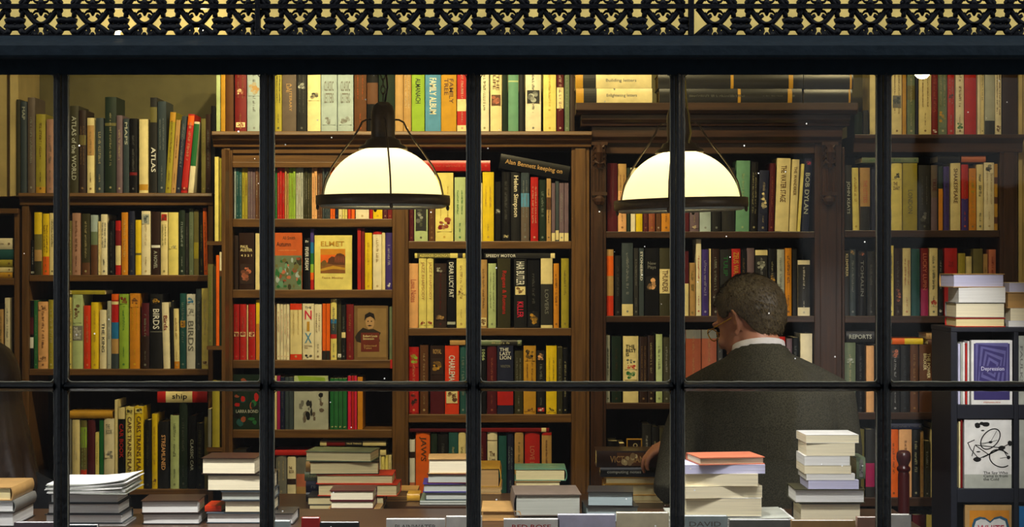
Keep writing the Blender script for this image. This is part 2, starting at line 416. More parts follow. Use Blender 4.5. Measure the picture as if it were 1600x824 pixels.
for i in range(len(edges)-1):
    xa,xb=wx(edges[i],0)+hw,wx(edges[i+1],0)-hw
    b=MB(); b.prism(barprof,xa-.003,xb+.003,'x'); P(b.build('glazing_bar',PAINT,win))
    for z0,z1 in ((zbar1,ztop),(zsill,zbar0)):
        zz0=z0-.002; zz1=z1+.002
        b=MB(); b.box(xa-.002,xb+.002,.004,.0055,zz0,zz1)
        b=MB(); b.rect(xa-.002,xb+.002,zz0,zz1,.004); P(b.build('glass_pane',glass,win))
        # irregular putty bead, rounded corners; its pale grey also paints light caught at glass edges
        b=MB(); rc=.009; pts=[]
        cs=[(xa+rc,z0+rc,PI),(xb-rc,z0+rc,1.5*PI),(xb-rc,z1-rc,0),(xa+rc,z1-rc,.5*PI)]
        for cxx,czz,a0 in cs:
            for k in range(5):
                a=a0+PI/2*k/4; pts.append((cxx+math.cos(a)*rc,czz+math.sin(a)*rc))
        full=[]
        for k in range(len(pts)):
            p,q=pts[k],pts[(k+1)%len(pts)]; L=math.hypot(q[0]-p[0],q[1]-p[1]); nn=max(1,int(L/.012))
            for j in range(nn): full.append((p[0]+(q[0]-p[0])*j/nn,p[1]+(q[1]-p[1])*j/nn))
        cx0,cz0=(xa+xb)/2,(z0+z1)/2
        path=[(x+(cx0-x)*.002*rr.uniform(-1,1),.001,z+rr.uniform(-.0006,.0006)) for x,z in full]; path.append(path[0])
        b.tube(path,.0013,5); P(b.build('putty_bead',PUTTY,win,smooth=True))
struct('trim_1',MB().box(-1.8,1.8,-.05,.06,zsill-.09,zsill),PAINT,bevel=.004)       # sill
# fascia above the window: moulded, runs the whole width
ya=-.12
def zy(py,Y): return wz(py,Y)
fp=[(.012,zy(116,0)),(-.028,zy(117,-.028)),(-.034,zy(93,-.034)),(-.1,zy(92,-.1)),(-.115,zy(90,-.115)),(-.12,zy(86,-.12)),(-.12,zy(71,-.12)),(-.112,zy(69,-.112)),(-.062,zy(59,-.062)),(-.055,zy(56,-.055)),(.012,zy(56,-.055))]
struct('trim_2',MB().prism(fp,-1.8,1.8,'x'),FASCIA)
# wall above the transom (hidden behind the board), opposite side of street, pavement
struct('wall_front',MB().box(-1.8,1.8,.13,.2,zy(56,0)-.02,3.2),BOARD)
# ---- cast-iron transom grille, three panels between posts
yg=-.035
def zg(py): return wz(py,yg)
def xg(px): return wx(px,yg)
per=81.0
def arc_pts(cx,y0,y1,hwid,n=12):
    """ogee arc from (cx-hwid,y0) to apex (cx,y1) and back"""
    out=[]
    for i in range(n+1):
        t=-1+2*i/n; e=math.cos(t*PI/2)**1.15 if abs(t)<1 else 0
        out.append((cx+t*hwid,y0+(y1-y0)*e))
    return out
def cell(b,cx,flip=None):
    f=(lambda y:y) if flip is None else (lambda y:2*flip-y)
    T=lambda pts,r,fl=1.6:b.tube([(xg(x),yg,zg(f(y))) for x,y in pts],r,6,None,1)
    T(arc_pts(cx,13,38.5,27),.0064); T(arc_pts(cx,57,38.5,30),.0064)
    # joining lumps half way between motifs
    h=cx+per/2
    T([(h-15,34),(h-9,31),(h,32.5),(h+9,31),(h+15,34)],.007)
    T([(h-15,39),(h-8,44.5),(h,43),(h+8,44.5),(h+15,39)],.007)
    T([(h,31),(h,45)],.004)
    for s in (-1,1):
        b.ball((xg(h+s*5.5),yg,zg(f(32))),(.0115,.006,.009),10); b.ball((xg(h+s*5),yg,zg(f(42))),(.0115,.006,.0072),10); b.ball((xg(h+s*9.5),yg,zg(f(17))),(.006,.005,.006),8)
    T([(h-9,27),(h-9,32)],.004); T([(h+9,27),(h+9,32)],.004)
    T([(h-9,46),(h-14,54)],.008); T([(h+9,46),(h+14,54)],.008); 
    T([(h-16,15),(h-12,20),(h-11,27)],.006); T([(h+16,15),(h+12,20),(h+11,27)],.006)
    # leaf hanging in the upper arc
    T([(cx,14),(cx,20),(cx,25)],[.010,.006,.002])
    for s in (-1,1):
        T([(cx+s*17,20),(cx+s*14,25),(cx+s*10,28),(cx+s*7,25),(cx+s*8,22)],[.004,.0048,.0052,.005,.003])
        T([(cx+s*3,17),(cx+s*9,18),(cx+s*13,22)],[.004,.003,.002])
        # trefoil foot in the lower arc
        T([(cx+s*6,40),(cx+s*8,44),(cx+s*6,48),(cx+s*9,53),(cx+s*7,56)],[.006,.006,.005,.006,.007])
        T([(cx+s*19,57),(cx+s*16,51),(cx+s*13,47),(cx+s*11,50),(cx+s*14,56)],[.005,.004,.004,.004,.005])
    b.ball((xg(cx),yg-.004,zg(f(54))),.0055,8)
panels=[(-180,401),(405,1076),(1084,1780)]
glab=['black cast-iron scroll grille at the left end above the window','long black cast-iron scroll grille above the middle of the window','black cast-iron scroll grille above the right window panes']
for (pa,pb),lb in zip(panels,glab):
    b=MB(); root=tag(empty('iron_grille',((xg(pa)+xg(pb))/2,yg,zg(56))),lb,'grille','cast-iron grilles over the window')
    n=round((pb-pa)/per)
    c0=64+per*math.floor((pa-64)/per)
    cx=c0
    while cx<pb+38:
        if cx>pa-38:
            cell(b,cx); cell(b,cx,10.5)
        cx+=per
    b.v=[(min(max(v[0],xg(pa)+.001),xg(pb)-.001),v[1],v[2]) for v in b.v]
    o=b.build('scrollwork',IRON,root,smooth=True); o.location=tuple(-v for v in root.location)
    b=MB(); b.prism([(yg-.012,zg(14)),(yg-.012,zg(7)),(yg+.008,zg(8)),(yg+.008,zg(13.5))],xg(pa),xg(pb),'x')
    o=b.build('crossbar',IRON,root); o.location=tuple(-v for v in root.location)
    b=MB(); b.box(xg(pa),xg(pb),yg-.008,yg+.008,zg(57.5),zg(55)); o=b.build('bottom_rail',IRON,root); o.location=tuple(-v for v in root.location)
    b=MB(); b.box(xg(pa),xg(pb),yg-.008,yg+.008,zg(-42),zg(-36)); o=b.build('top_rail',IRON,root); o.location=tuple(-v for v in root.location)
for k,px in enumerate((403,1080)):
    b=MB(); b.box(xg(px-4),xg(px+4),yg-.012,yg+.01,zg(57),zg(-45))
    tag(b.build('grille_post',IRON,bevel=.002),'flat black iron post dividing the scroll grille, %s'%('nearest the left lamp' if k==0 else 'right of the right-hand lamp'),'post','posts between the grilles')

# ================================================================ room shell
XL,XR=-1.9,1.9
struct('floor',MB().box(XL,XR,.06,3.2,-.05,0),FLOORM)
struct('ceiling',MB().box(XL,XR,.2,3.2,3.0,3.05),CEIL)
struct('wall_back',MB().box(XL,XR,YF+.3,YF+.36,0,3.0),WALLM)
struct('wall_left',MB().box(XL-.05,XL,.06,3.2,0,3.0),WALLM)
struct('wall_right',MB().box(XR,XR+.05,.06,3.2,0,3.0),CREAMW)
struct('wall_stall_riser',MB().box(-1.8,1.8,-.02,.03,0,zsill-.09),PAINT)
struct('pavement',MB().box(-9,9,-14,-.02,-.1,-.02),STREET)
# cream panelling left and right of the bookcases
struct('wall_panel_left',MB().box(wx(-60,YF),wx(12,YF),YF+.06,YF+.3,wz(306,YF),3.0).box(wx(13,YF),wx(26,YF),YF+.02,YF+.3,wz(306,YF),3.0),CREAMW)
struct('wall_panel_right',MB().box(wx(1592,YF),wx(1720,YF),YF+.04,YF+.3,0,3.0).box(wx(1594,YF),wx(1600,YF),YF+.02,YF+.04,0,3.0),CREAMW)

# ================================================================ bookcases
def case(name,label,x0,x1,posts,shelves,ztopv,Y=YF,mv=WOOD_V,mh=WOOD_H,depth=.27,cornice=None,frieze=None,backtop=None):
    sx=s_(Y); r=tag(empty(name,((wx(x0,Y)+wx(x1,Y))/2,Y,0)),label,'bookcase','bookcases along the back wall')
    off=tuple(-v for v in r.location)
    def bb(n,b,m,bev=.002):
        o=b.build(n,m,r,bevel=bev); o.location=off; return o
    for a,c in posts:
        b=MB(); b.box(wx(a,Y),wx(c,Y),Y,Y+depth,0,wz(ztopv,Y))
        if c-a>14:   # reeded face
            q=(c-a)/5
            b.box(wx(a+q,Y),wx(c-q,Y),Y-.006,Y,0.12,wz(ztopv,Y)-.004)
        bb('upright',b,mv)
    for a,c,z0,z1 in shelves:      # px: left, right, top, bottom edge
        b=MB(); b.box(wx(a,Y)+.0005,wx(c,Y)-.0005,Y+.001,Y+depth-.012,wz(z1,Y),wz(z0,Y)); bb('shelf',b,mh)
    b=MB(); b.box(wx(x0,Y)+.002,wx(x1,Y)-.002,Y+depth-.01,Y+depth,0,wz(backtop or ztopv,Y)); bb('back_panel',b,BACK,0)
    if cornice:
        for a,c,pr in cornice:
            b=MB(); b.prism([(Y+q_[0],wz(q_[1],Y+(min(q_[0],0) if len(q_)<3 else 0))) for q_ in pr],wx(a,Y),wx(c,Y),'x'); bb('cornice',b,mh)
    if frieze:
        for a,c,z0,z1,dy in frieze:
            b=MB(); b.box(wx(a,Y),wx(c,Y),Y+dy,Y+.03,wz(z1,Y),wz(z0,Y)); bb('frieze',b,mh)
    return r,bb
# left bookcase
case('bookcase','brown wooden bookcase at the left with a row of upright books on its top',31,333,[(34,45),(325,333)],
 [(45,325,430,440),(45,325,577,587),(45,325,765,774)],303,
 cornice=[(31,333,[(.27,302),(-.02,302,1),(-.024,307),(-.01,311),(-.004,314),(-.004,321),(.27,321)])])
case('bookcase','dark narrow bookcase at the far left edge behind the woman',-160,30,[(-160,-150),(22,29.5)],
 [(-150,22,435,446),(-150,22,566,577),(-150,22,700,711)],330,
 cornice=[(-165,30,[(.27,326),(-.012,326),(-.012,334),(.27,334)])])
# middle bookcase, two bays
mid,bb=case('bookcase','wide brown oak bookcase in the middle with two bays and a moulded cornice',347,921,[(347,363),(613,638),(893,921)],
 [(363,613,342,355),(363,613,453,466),(363,613,563,576),(363,613,672,685),(363,613,790,803),
  (638,893,377,389),(638,893,513,525),(638,893,648,661),(638,893,784,797)],230,
 cornice=[(334,924,[(.27,206.5),(-.045,206.5,1),(-.048,211),(-.04,213),(-.03,219),(-.014,224),(-.012,230),(.27,230)])],
 frieze=[(363.3,612.7,230,240,-.002),(363,613,240,253,.006),(363,613,253,262,-.002)])
# carved bookcase
CP=[(.27,164.5),(-.1,164.5,1),(-.102,172),(-.09,177),(-.075,179),(.27,179)]
CP2=[(.27,179),(-.072,179),(-.07,187),(-.055,192),(-.05,197),(.27,197)]
CP3=[(.27,197),(-.035,198),(-.03,214),(-.018,219),(-.012,224),(.27,224)]
cv,cb_=case('bookcase','dark carved mahogany bookcase with a deep stepped cornice and carved brackets',923,1315,[(923,947),(1273,1315)],
 [(947,1273,362,372),(947,1273,494,504),(947,1273,630,640),(947,1273,790,800)],224,mv=DARK_V,mh=DARK_H,
 cornice=[(898,1332,CP),(907,1323,CP2),(924,1314,CP3)],frieze=[(947,1273,222,240,.004)])
def corbel(cx):
    Y=YF; b=MB(); w=10.5
    b.prism([(wx(cx-w,Y),Y-.022),(wx(cx+w,Y),Y-.022),(wx(cx+w,Y),Y),(wx(cx-w,Y),Y)],wz(312,Y),wz(263,Y),'z')
    for k in range(4):
        x=wx(cx-7+k*4.7,Y); b.tube([(x,Y-.023,wz(300,Y)),(x,Y-.023,wz(265,Y))],.0032,6)
    b.box(wx(cx-w-1.5,Y),wx(cx+w+1.5,Y),Y-.03,Y,wz(306,Y),wz(301,Y))
    b.lathe([(0,0),(.012,.003),(.019,.014),(.02,.025),(.014,.034)],(wx(cx,Y),Y-.015,wz(322,Y)),14)
    # acanthus leaf
    for s in (-1,1):
        for k in range(4):
            z=wz(232+k*8,Y); b.tube([(wx(cx,Y),Y-.03-.004*k,z),(wx(cx+s*6,Y),Y-.036,z+.006),(wx(cx+s*10,Y),Y-.024,z-.008)],[.006,.008,.003],6)
    b.tube([(wx(cx,Y),Y-.03,wz(228,Y)),(wx(cx,Y),Y-.05,wz(240,Y)),(wx(cx,Y),Y-.034,wz(262,Y))],[.01,.014,.007],8)
    b.box(wx(cx-w-2,Y),wx(cx+w+2,Y),Y-.04,Y,wz(228,Y),wz(223,Y))
    return b
for cx in (936,1294): cb_('carved_bracket',corbel(cx),DARK_V,0)
# right bookcase
case('bookcase','dark brown bookcase at the right beside the cream wall',1316,1590,[(1316,1320),(1562,1590)],
 [(1320,1562,360,371),(1320,1562,494,505),(1320,1562,645,656),(1320,1562,778,792),(1320,1562,890,902)],230,mv=DARK_V,mh=DARK_H,
 cornice=[(1333,1597,[(.27,211),(-.03,211,1),(-.03,216),(-.012,224),(-.008,238),(.27,238)])])

# ================================================================ rows of books (pixels in the plane Y=2 m)
W=lambda s:s
row('on top of left bookcase','books on top of the left bookcase',302,[
(24,30,155,'dark olive','x'),(30.5,40,158,'slate','T=MAP,pale grey,.06,.2,.25;g=grey'),(41.5,53,152,'taupe'),(54,69,178,'olive yellow','b=.92,1,gold;g=brown;n=bright cover book'),
(71,83,186,'dusty pink'),(86,105,170,'dark olive'),
(107,121,165,'dark olive','T=ATLAS of the WORLD,pale grey,.12,.85,.26;n=book with large pale capitals'),(122,133,172,'dark brown','b=.3,.42,olive'),(135,146,184,'cream','b=.1,.5,tan;g=brown'),(148,160,184,'slate'),
(162,180,151,'dark green','b=.27,.3,olive;g=cream;n=glossy tall volume'),(181,190,180,'mauve'),(191,200,185,'slate','T=MAPS,pale grey,.05,.35,.25'),(201,213,185,'black','g=grey;b=.72,.76,dark red'),
(216,230,186,'cream','b=.88,.96,gold;x'),(233,244,152,'charcoal','T=ATLAS,white,.52,.78,.33;b=.1,.26,olive;n=volume marked ATLAS'),(245,258,158,'slate','g=pale grey'),
(257,266,175,'olive yellow','lean=8;b=0,.12,gold;g=brown'),(266,273,187,'tan','lean=8;g=brown'),(273,281,181,'navy','lean=10;g=pale grey;b=0,.3,slate'),(281.5,291.5,178,'red','lean=12;g=cream;b=.02,.14,orange;b=.93,.97,dark red'),
(292.5,301,190,'pale cream','lean=10;b=.03,.62,green;x;n=book with green label'),(313,320,185,'olive'),(320,328,178,'dark brown','g=grey'),(328.5,335,165,'black','x')])
row('upper shelf of left bookcase','books on the upper shelf of the left bookcase',430,[
(46,51.5,375,'black','b=.9,.96,pale grey;g=white'),(52,64,332,'olive yellow','b=0,.35,yellow;b=.35,.6,olive;b=.6,.78,tan;b=.78,1,dark olive;x;n=illustrated book'),(65,75,334,'yellow','b=.7,1,orange;g=brown;n=book with orange foot'),(75.5,83.5,333,'cream'),(86,104,336,'cream'),
(105,110.5,345,'olive','g=cream'),(111,124,333,'dusty pink','g=brown'),(126,139,334,'dark olive','g=cream;b=.8,1,brown'),(140,151,336,'pale blue','b=.28,.5,grey green;b=.5,1,brown;x;n=landscape picture book'),(152,155.5,346,'cream'),(156,166,335,'pale cream','g=slate'),
(168,177,345,'black','g=grey'),(179,187.5,345,'red','b=.18,.46,dark red;b=.46,.82,cream;x'),(188.5,198.5,332,'ochre','g=cream'),(200,209,330,'navy','g=grey'),(210.5,219.5,344,'yellow','x;b=.6,.64,olive'),(220,234,330,'pale cream','p=.05,.2,pale grey,slate;g=tan'),
(235,249,331,'dark brown','T=A NOVEL,pale grey,.62,.9,.2;b=.53,.57,white;n=book with white dot'),(250,261,332,'cream','p=.03,.13,red,brown;g=olive;n=book with small red picture'),(262,277.5,332,'pale yellow','p=.52,.58,pale yellow,grey;x'),(278.5,288,328,'dark green'),(288.5,293.5,333,'charcoal','g=grey'),
(294,301,326,'grey green','g=pale grey;n=pale spined book'),(301.5,309,328,'olive','b=.5,.75,olive yellow;x'),(310,317,332,'black','g=olive yellow'),(317.5,323.5,325,'orange','g=brown;lean=-2'),(324,330,325,'olive','x')])
row('middle shelf of left bookcase','books on the middle shelf of the left bookcase',577,[
(45,50.5,470,'black','b=.25,.5,maroon;b=.54,.7,white;x'),(51,57,470,'green','g=pale green'),(57.5,73.5,472,'peach','g=brown;p=.05,.12,peach,brown;p=.8,.88,peach,brown;n=book with small crests'),(74,83,469,'olive yellow','g=pale cream'),(84.5,103,470,'cream'),(104,111.5,461,'pale yellow'),
(112,128,461,'pale green','b=.42,.62,grey;p=.05,.38,pale green,brown;T=THE|SECRET|LIFE OF|COWS,white,.44,.6,.38,h;n=animal picture book'),(129,140.5,478,'red orange','g=peach'),(141,152.5,473,'yellow','g=gold'),(154,165.5,485,'pale cream','T=THE KING,charcoal,.22,.72,.2'),
(166.5,172,471,'pale grey','g=grey'),(172.5,184,460,'red','b=0,.08,orange;b=.1,.14,cream;b=.38,.6,blue;b=.6,.8,tan;b=.8,1,slate;x;n=patchwork spine book'),(185,199.5,460,'lime green','p=.03,.13,lime green,dark red;g=green;n=book with bird'),(201,217,459,'ochre','p=.03,.18,ochre,brown;g=yellow;n=book with dark bird'),
(220,232,474,'dark brown','b=0,.5,maroon;g=pale grey'),(233,252.5,460,'black','p=.05,.14,black,gold;T=BIRDS,white,.2,.47,.26;b=.5,.51,grey;n=volume marked BIRDS in white'),(254,265,473,'pale cream','T=Birds,dark red,.2,.42,.28;lean=-3'),(266,270,471,'black','x'),(271,279.5,483,'cream','b=.88,1,ochre;g=tan;lean=-2'),
(280,289.5,459,'teal','p=.36,.45,gold,brown;g=pale grey;n=book with little bird'),(290.5,304,460,'white','p=.04,.13,white,blue;T=BIRDS,grey,.36,.76,.32;p=.18,.28,white,grey;n=volume marked BIRDS in grey'),(305,313.5,452,'slate','g=pale grey'),(314,325,451,'pale yellow','p=.9,.95,cream,brown;g=pale cream'),(326.5,333.5,541,'taupe','x')])
row('lower shelf of left bookcase','books on the lower shelf of the left bookcase',765,[
(86,104.5,660,'grey'),(105,110,655,'grey','x'),(111,123,657,'cream','g=pale cream'),(124,134,658,'olive','b=.72,1,red orange;b=.1,.4,lime green;g=pale green'),(135,147,657,'maroon','g=dark red'),(147.5,153,677,'pale yellow'),(153.5,160,657,'green','x'),(161,177.5,655,'pale cream','p=.45,.56,pale cream,grey;T=THE|BOOK,grey,.08,.22,.3,h'),(178,182.5,626,'cream','x'),
(183,194,638,'black','b=0,.14,cream;T=CAR BOOK,red,.2,.62,.28;n=book with red lettering'),(195,208,637,'pale yellow','p=.02,.08,pale yellow,black;T=CARS TRAINS PLANES,brown,.12,.9,.24;n=volume lettered CARS TRAINS PLANES'),(209,223,636,'yellow','p=.02,.08,pale yellow,black;T=CARS TRAINS PLANES,brown,.12,.9,.24;n=twin volume of CARS TRAINS PLANES'),
(225,235,657,'black','g=olive'),(236,244.5,648,'yellow','p=.86,.92,yellow,brown;g=gold'),(246,262,660,'black','T=STREAMLINED,peach,.2,.72,.2'),(265,278.5,650,'pale green','g=grey green'),(279,291.5,630,'dark green','g=grey'),(293,305,651,'black','T=CLASSIC CAR,pale grey,.32,.75,.2'),(306,317,662,'black','g=olive'),(318,327,653,'olive','x')])
# middle bookcase, top row
row('atop the middle bookcase','books on top of the middle bookcase',206.5,[
(337,343,96,'pale green','b=0,1,pale green;x'),(344,351,98,'gold','x'),(351.5,364,94,'brown','x'),(366,384,96,'dark red','p=.38,.48,dark red,cream;g=tan;p=.86,.93,cream,dark red'),(385,407,92,'pale blue','p=.3,.5,pale blue,tan;n=book with starfish'),(409,427,96,'pale grey'),
(429,439.5,96,'olive yellow','g=charcoal'),(440,462,97,'taupe','T=A LITERARY|LIFE,tan,.3,.7,.2;n=thick volume'),(463,478,95,'charcoal','p=.3,.4,charcoal,pale grey;g=grey'),(479.5,500,96,'cream','p=.42,.55,cream,charcoal;x;n=thick plain volume with crest'),(501,526,92,'pale blue','p=.78,.9,pale blue,grey;T=CLASSIC|LETTERS,grey,.3,.6,.3,h;n=large volume'),(527,551.5,92,'pale blue','p=.78,.9,pale blue,grey;T=CLASSIC|LETTERS,grey,.3,.6,.3,h;n=twin large volume'),
(553,572,94,'brown','g=orange'),(573,590,96,'black','b=.3,.6,brown;x'),(591,616,95,'dark green','x;n=glossy thick volume'),(617,629.5,95,'tan','x'),(630,642,96,'tan','g=pale cream'),(643,663,94,'lime green','T=ALMANACH,dark green,.25,.6,.2;n=ribbed thick volume'),(664,688.5,93,'sky blue','T=FAMILY ALBUM,pale cream,.25,.75,.22;n=thick glossy volume'),(689,713,94,'gold','T=FAMILY|TREE,brown,.25,.6,.3;n=thick volume'),
(714,730,96,'red','b=.53,.7,cream;b=.9,.99,cream;g=pale cream;n=book with cream label'),(732,749,95,'cream'),(750,764,95,'pale cream','g=olive'),(766,784,94,'cream','p=.48,.63,brown,salmon;T=THE|LIFE,brown,.2,.42,.28;n=book with brown portrait'),(785,793,95,'dark green','x'),(794,810,94,'sea green','b=.28,.3,pale green;x'),(811,819.5,95,'black','x'),
(821,845.5,93,'pale cream','p=.42,.6,charcoal,pale grey;n=thick book with grey portrait'),(849,869,96,'pale yellow','g=gold'),(870,881,97,'maroon','b=.36,.66,cream;g=pale cream'),(882.5,890,96,'grey green','g=pale grey'),(891,898,97,'dark brown','x')])
# magazines: thin spines
def slims(ranges,top,yb,Y,where,group):
    it=[]
    for x0,x1,n,col in ranges:
        for k in range(n):
            a=x0+(x1-x0)*k/n; it.append((a,x0+(x1-x0)*(k+1)/n-.15,top+((k*7+x0)%3)*.3,col,''))
    return row(where,group,yb,it)
slims([(365,368,1,'pale blue'),(368,377,2,'teal'),(377,386,2,'olive yellow'),(386.3,398,3,'mauve'),(398.3,407,2,'brown'),(408,428,4,'slate'),(429,432,1,'green'),(432.3,444,3,'red'),(444.3,450,2,'tan'),(450.3,461,3,'lime green'),(461.3,473,3,'pale grey'),(473.3,486,4,'dark olive'),(486.3,495,2,'peach'),(495.3,503,2,'brown'),(503.3,515,4,'slate'),(515.3,523,2,'orange'),(523.3,528,1,'navy'),(528.3,534,1,'cream'),(534.3,542,2,'pale yellow')],262,342,YF,'top shelf of middle bookcase','slim volumes on the top shelf')
row('under the left lamp, middle bookcase','books under the left lamp',342,[(543,547.5,264,'red orange','x'),(548,553.5,264,'orange','x'),(555,576,266,'pale cream','g=tan'),(577,582,268,'red','x'),(582.5,597,268,'yellow','g=gold'),(598,605,270,'maroon'),(605.5,612.5,270,'dark red')])
ELM=[(365,371,368,'dark brown','x'),(372,396,364,'dark brown','T=PAUL|AUSTER,cream,.22,.33,.4,h;T=4 3 2 1,cream,.38,.42,.36,h;p=.55,.9,dark brown,salmon;n=thick speckled volume'),(398,406,365,'cream','x'),  # first slim dark brown volume stands in for shade beside the upright
(474.5,483.5,372,'black','T=FEVER DREAM,white,.18,.62,.3;p=.04,.1,black,white;n=book with bold white capitals'),(484,489.5,358,'purple','b=.22,.4,blue;b=.4,.58,green;b=.58,.72,lime green;b=.72,.84,orange;b=.84,1,red;x;n=book with rainbow spine'),
(558,563.5,357,'red','x'),(564,569,357,'dark red','x'),(569.5,580.5,364,'yellow','g=gold'),(582,596,362,'pale cream','b=0,.05,red;g=tan'),(596.5,601.5,364,'cream','x'),(602,613,364,'purple','g=white;p=.88,.96,purple,white')]
row('second shelf, middle bookcase, left bay','books on the second shelf of the left bay',453,ELM)
row('third shelf, middle bookcase, left bay','books on the third shelf of the left bay',563,[
(364,373,476,'red','p=.5,.58,cream,dark red;g=salmon'),(374,384,476,'red','p=.5,.58,cream,dark red;g=salmon'),(384.5,386.5,477,'cream','x'),(387.5,398,476,'red','p=.5,.58,cream,dark red;g=salmon'),(399,406,469,'yellow','b=.4,1,ochre;x'),(408,429,474,'tan'),
(431.5,436.5,475,'pale cream','g=salmon'),(437,441.5,475,'pale cream','g=salmon'),(442,446.5,475,'pale cream','g=salmon'),(447,451.5,476,'pale cream','g=salmon'),(452.5,471,475,'cream','b=0,.11,red orange;b=.9,1,red orange;g=tan;n=book with orange bands'),
(472,490,475,'pale cream','T=THE,slate,.05,.09,.28,h;T=N,pink red,.12,.28,.3,h;T=I,gold,.32,.49,.12,h;T=X,sky blue,.52,.7,.3,h;T=NATHAN|HILL,brown,.74,.8,.34,h;p=.88,.99,pale cream,charcoal;n=book lettered in red yellow and blue'),
(490.5,502,476,'pale cream','g=brown'),(503,508.5,475,'orange','b=.84,1,charcoal;x'),(509,515,475,'orange','b=.84,1,charcoal;x'),(516,525.5,468,'pale yellow','b=.33,.4,blue;b=.4,.58,slate;b=.58,.65,red;g=grey;n=book with blue and red chevron'),(527,532.5,470,'dark olive','b=.9,.96,white;g=grey'),(533,539.5,477,'black','b=.5,.6,cream'),(540.5,552,476,'dark red','g=tan'),(608,612.5,480,'grey green','x')])
row('fourth shelf, middle bookcase, left bay','books on the fourth shelf of the left bay',672,[
(408,426,590,'tan'),(427,431.5,588,'cream','x'),(432,437,588,'magenta','x'),(437.5,444,590,'navy','g=grey'),(444.5,450.5,590,'slate','x'),(451,457.5,590,'slate','x'),
(515,521,592,'green','p=.93,.97,green,cream;x'),(521.5,528,592,'green','p=.93,.97,green,cream;x'),(528.5,534.5,592,'green','p=.93,.97,green,cream;x'),(535,541.5,592,'green','p=.93,.97,green,cream;x'),(543,548,588,'pink red','x'),(548.5,552.5,588,'red','x'),(553,557,588,'pink red','x'),(558,566,590,'ochre','x')])
row('bottom shelf, middle bookcase, left bay','books on the bottom shelf of the left bay',790,[
(364,384,704,'charcoal','g=white'),(430,447,713,'grey'),(448,461.5,715,'pale cream','T=THE|BOOK,brown,.2,.34,.3,h;b=.46,.58,dark brown;n=book with brown photo band'),(462,479,716,'grey','b=.35,.62,salmon;b=.62,1,tan;x'),(481,496,718,'tan'),(498,514,716,'olive'),
(575,581,713,'pale green','g=grey'),(581.5,588,713,'pale yellow'),(588.5,594.5,713,'pale cream','x'),(595,600.5,713,'pale yellow'),(601,606,713,'pale yellow','x'),(606.5,611.5,713,'cream')])
# right bay
row('first shelf, middle bookcase, right bay','books on the first shelf of the right bay',377,[
(639,646,288,'maroon','g=salmon'),(647,668,286,'pale green','p=.1,.82,charcoal,pale grey;n=thick photo spine book'),(669.5,679,288,'brown','g=tan'),(680,708,270,'pale yellow','p=.64,.86,pale yellow,dark red;g=gold;n=thick book with crest'),(710,727,277,'pale green','g=green;n=book with leaf drawing'),(730,748,280,'cream'),(749,753.5,286,'cream','x'),(754,771.5,269,'yellow','g=tan'),
(773,783,284,'black','p=.45,.55,black,pale grey;x'),(784,797,269,'black','g=grey;p=.9,.96,black,cream'),(798,813,269,'black','T=Helen Simpson,pale cream,.05,.65,.3;g=cream;n=book with cream script'),(814,827,270,'slate','b=.3,.5,sky blue;b=.5,1,taupe;g=pale grey'),(829,841,277,'red','g=pale cream'),(842.5,853,281,'dark green','g=pale grey'),(854,861,279,'tan','b=.3,.5,brown'),
(862,867.5,286,'mauve','b=.86,1,cream;x'),(868,873.5,283,'slate','b=.82,.98,cream;x'),(874,881.5,286,'mauve','b=.86,1,cream;g=pale grey'),(882,888.5,286,'mauve','b=.86,1,cream;x')])
row('second shelf, middle bookcase, right bay','books on the second shelf of the right bay',513,[
(638.5,653,412,'peach','g=salmon;T=Love Notes,salmon,.25,.6,.3'),(654,666,404,'pale yellow','T=JAZZ RHAPSODY,tan,.05,.6,.25;p=.9,.96,pale yellow,dark red'),(666.5,677,404,'pale yellow','T=JAZZ RHAPSODY,tan,.05,.6,.25;p=.9,.96,pale yellow,dark red'),(678.5,697.5,412,'dark brown','p=.05,.14,dark brown,pale grey;g=dark red;p=.78,.88,dark brown,tan;n=book with key drawing'),(698.5,711.5,407,'black','T=DEAR LUCY FAT,white,.03,.55,.28;b=.91,.95,pale grey;n=book with white capitals'),
(713,728,404,'pale yellow','p=.46,.52,pale yellow,brown;g=tan'),(730,749,408,'cream'),(750,761,406,'tan','g=brown;p=.85,.97,cream,brown'),(762.5,775,412,'pale green','g=grey green'),(777,797.5,404,'dark olive','T=Rogues & Romans,red,.18,.8,.2;n=thick book with red lettering'),(803,823,405,'black','T=HAR BUTLER,white,.04,.38,.32;p=.4,.52,cream,brown;T=KILLER,pink red,.62,.85,.24;n=thick book with photo panel'),
(824,843.5,407,'black','g=grey;p=.76,.98,black,gold;n=book with golden bottle'),(845,863.5,404,'charcoal','b=0,.37,cream;b=.96,1,cream;T=LOVERS,grey,.45,.8,.16;n=book with cream upper half'),(865,873.5,412,'ochre','g=brown'),(877,889,404,'olive yellow','g=olive')])
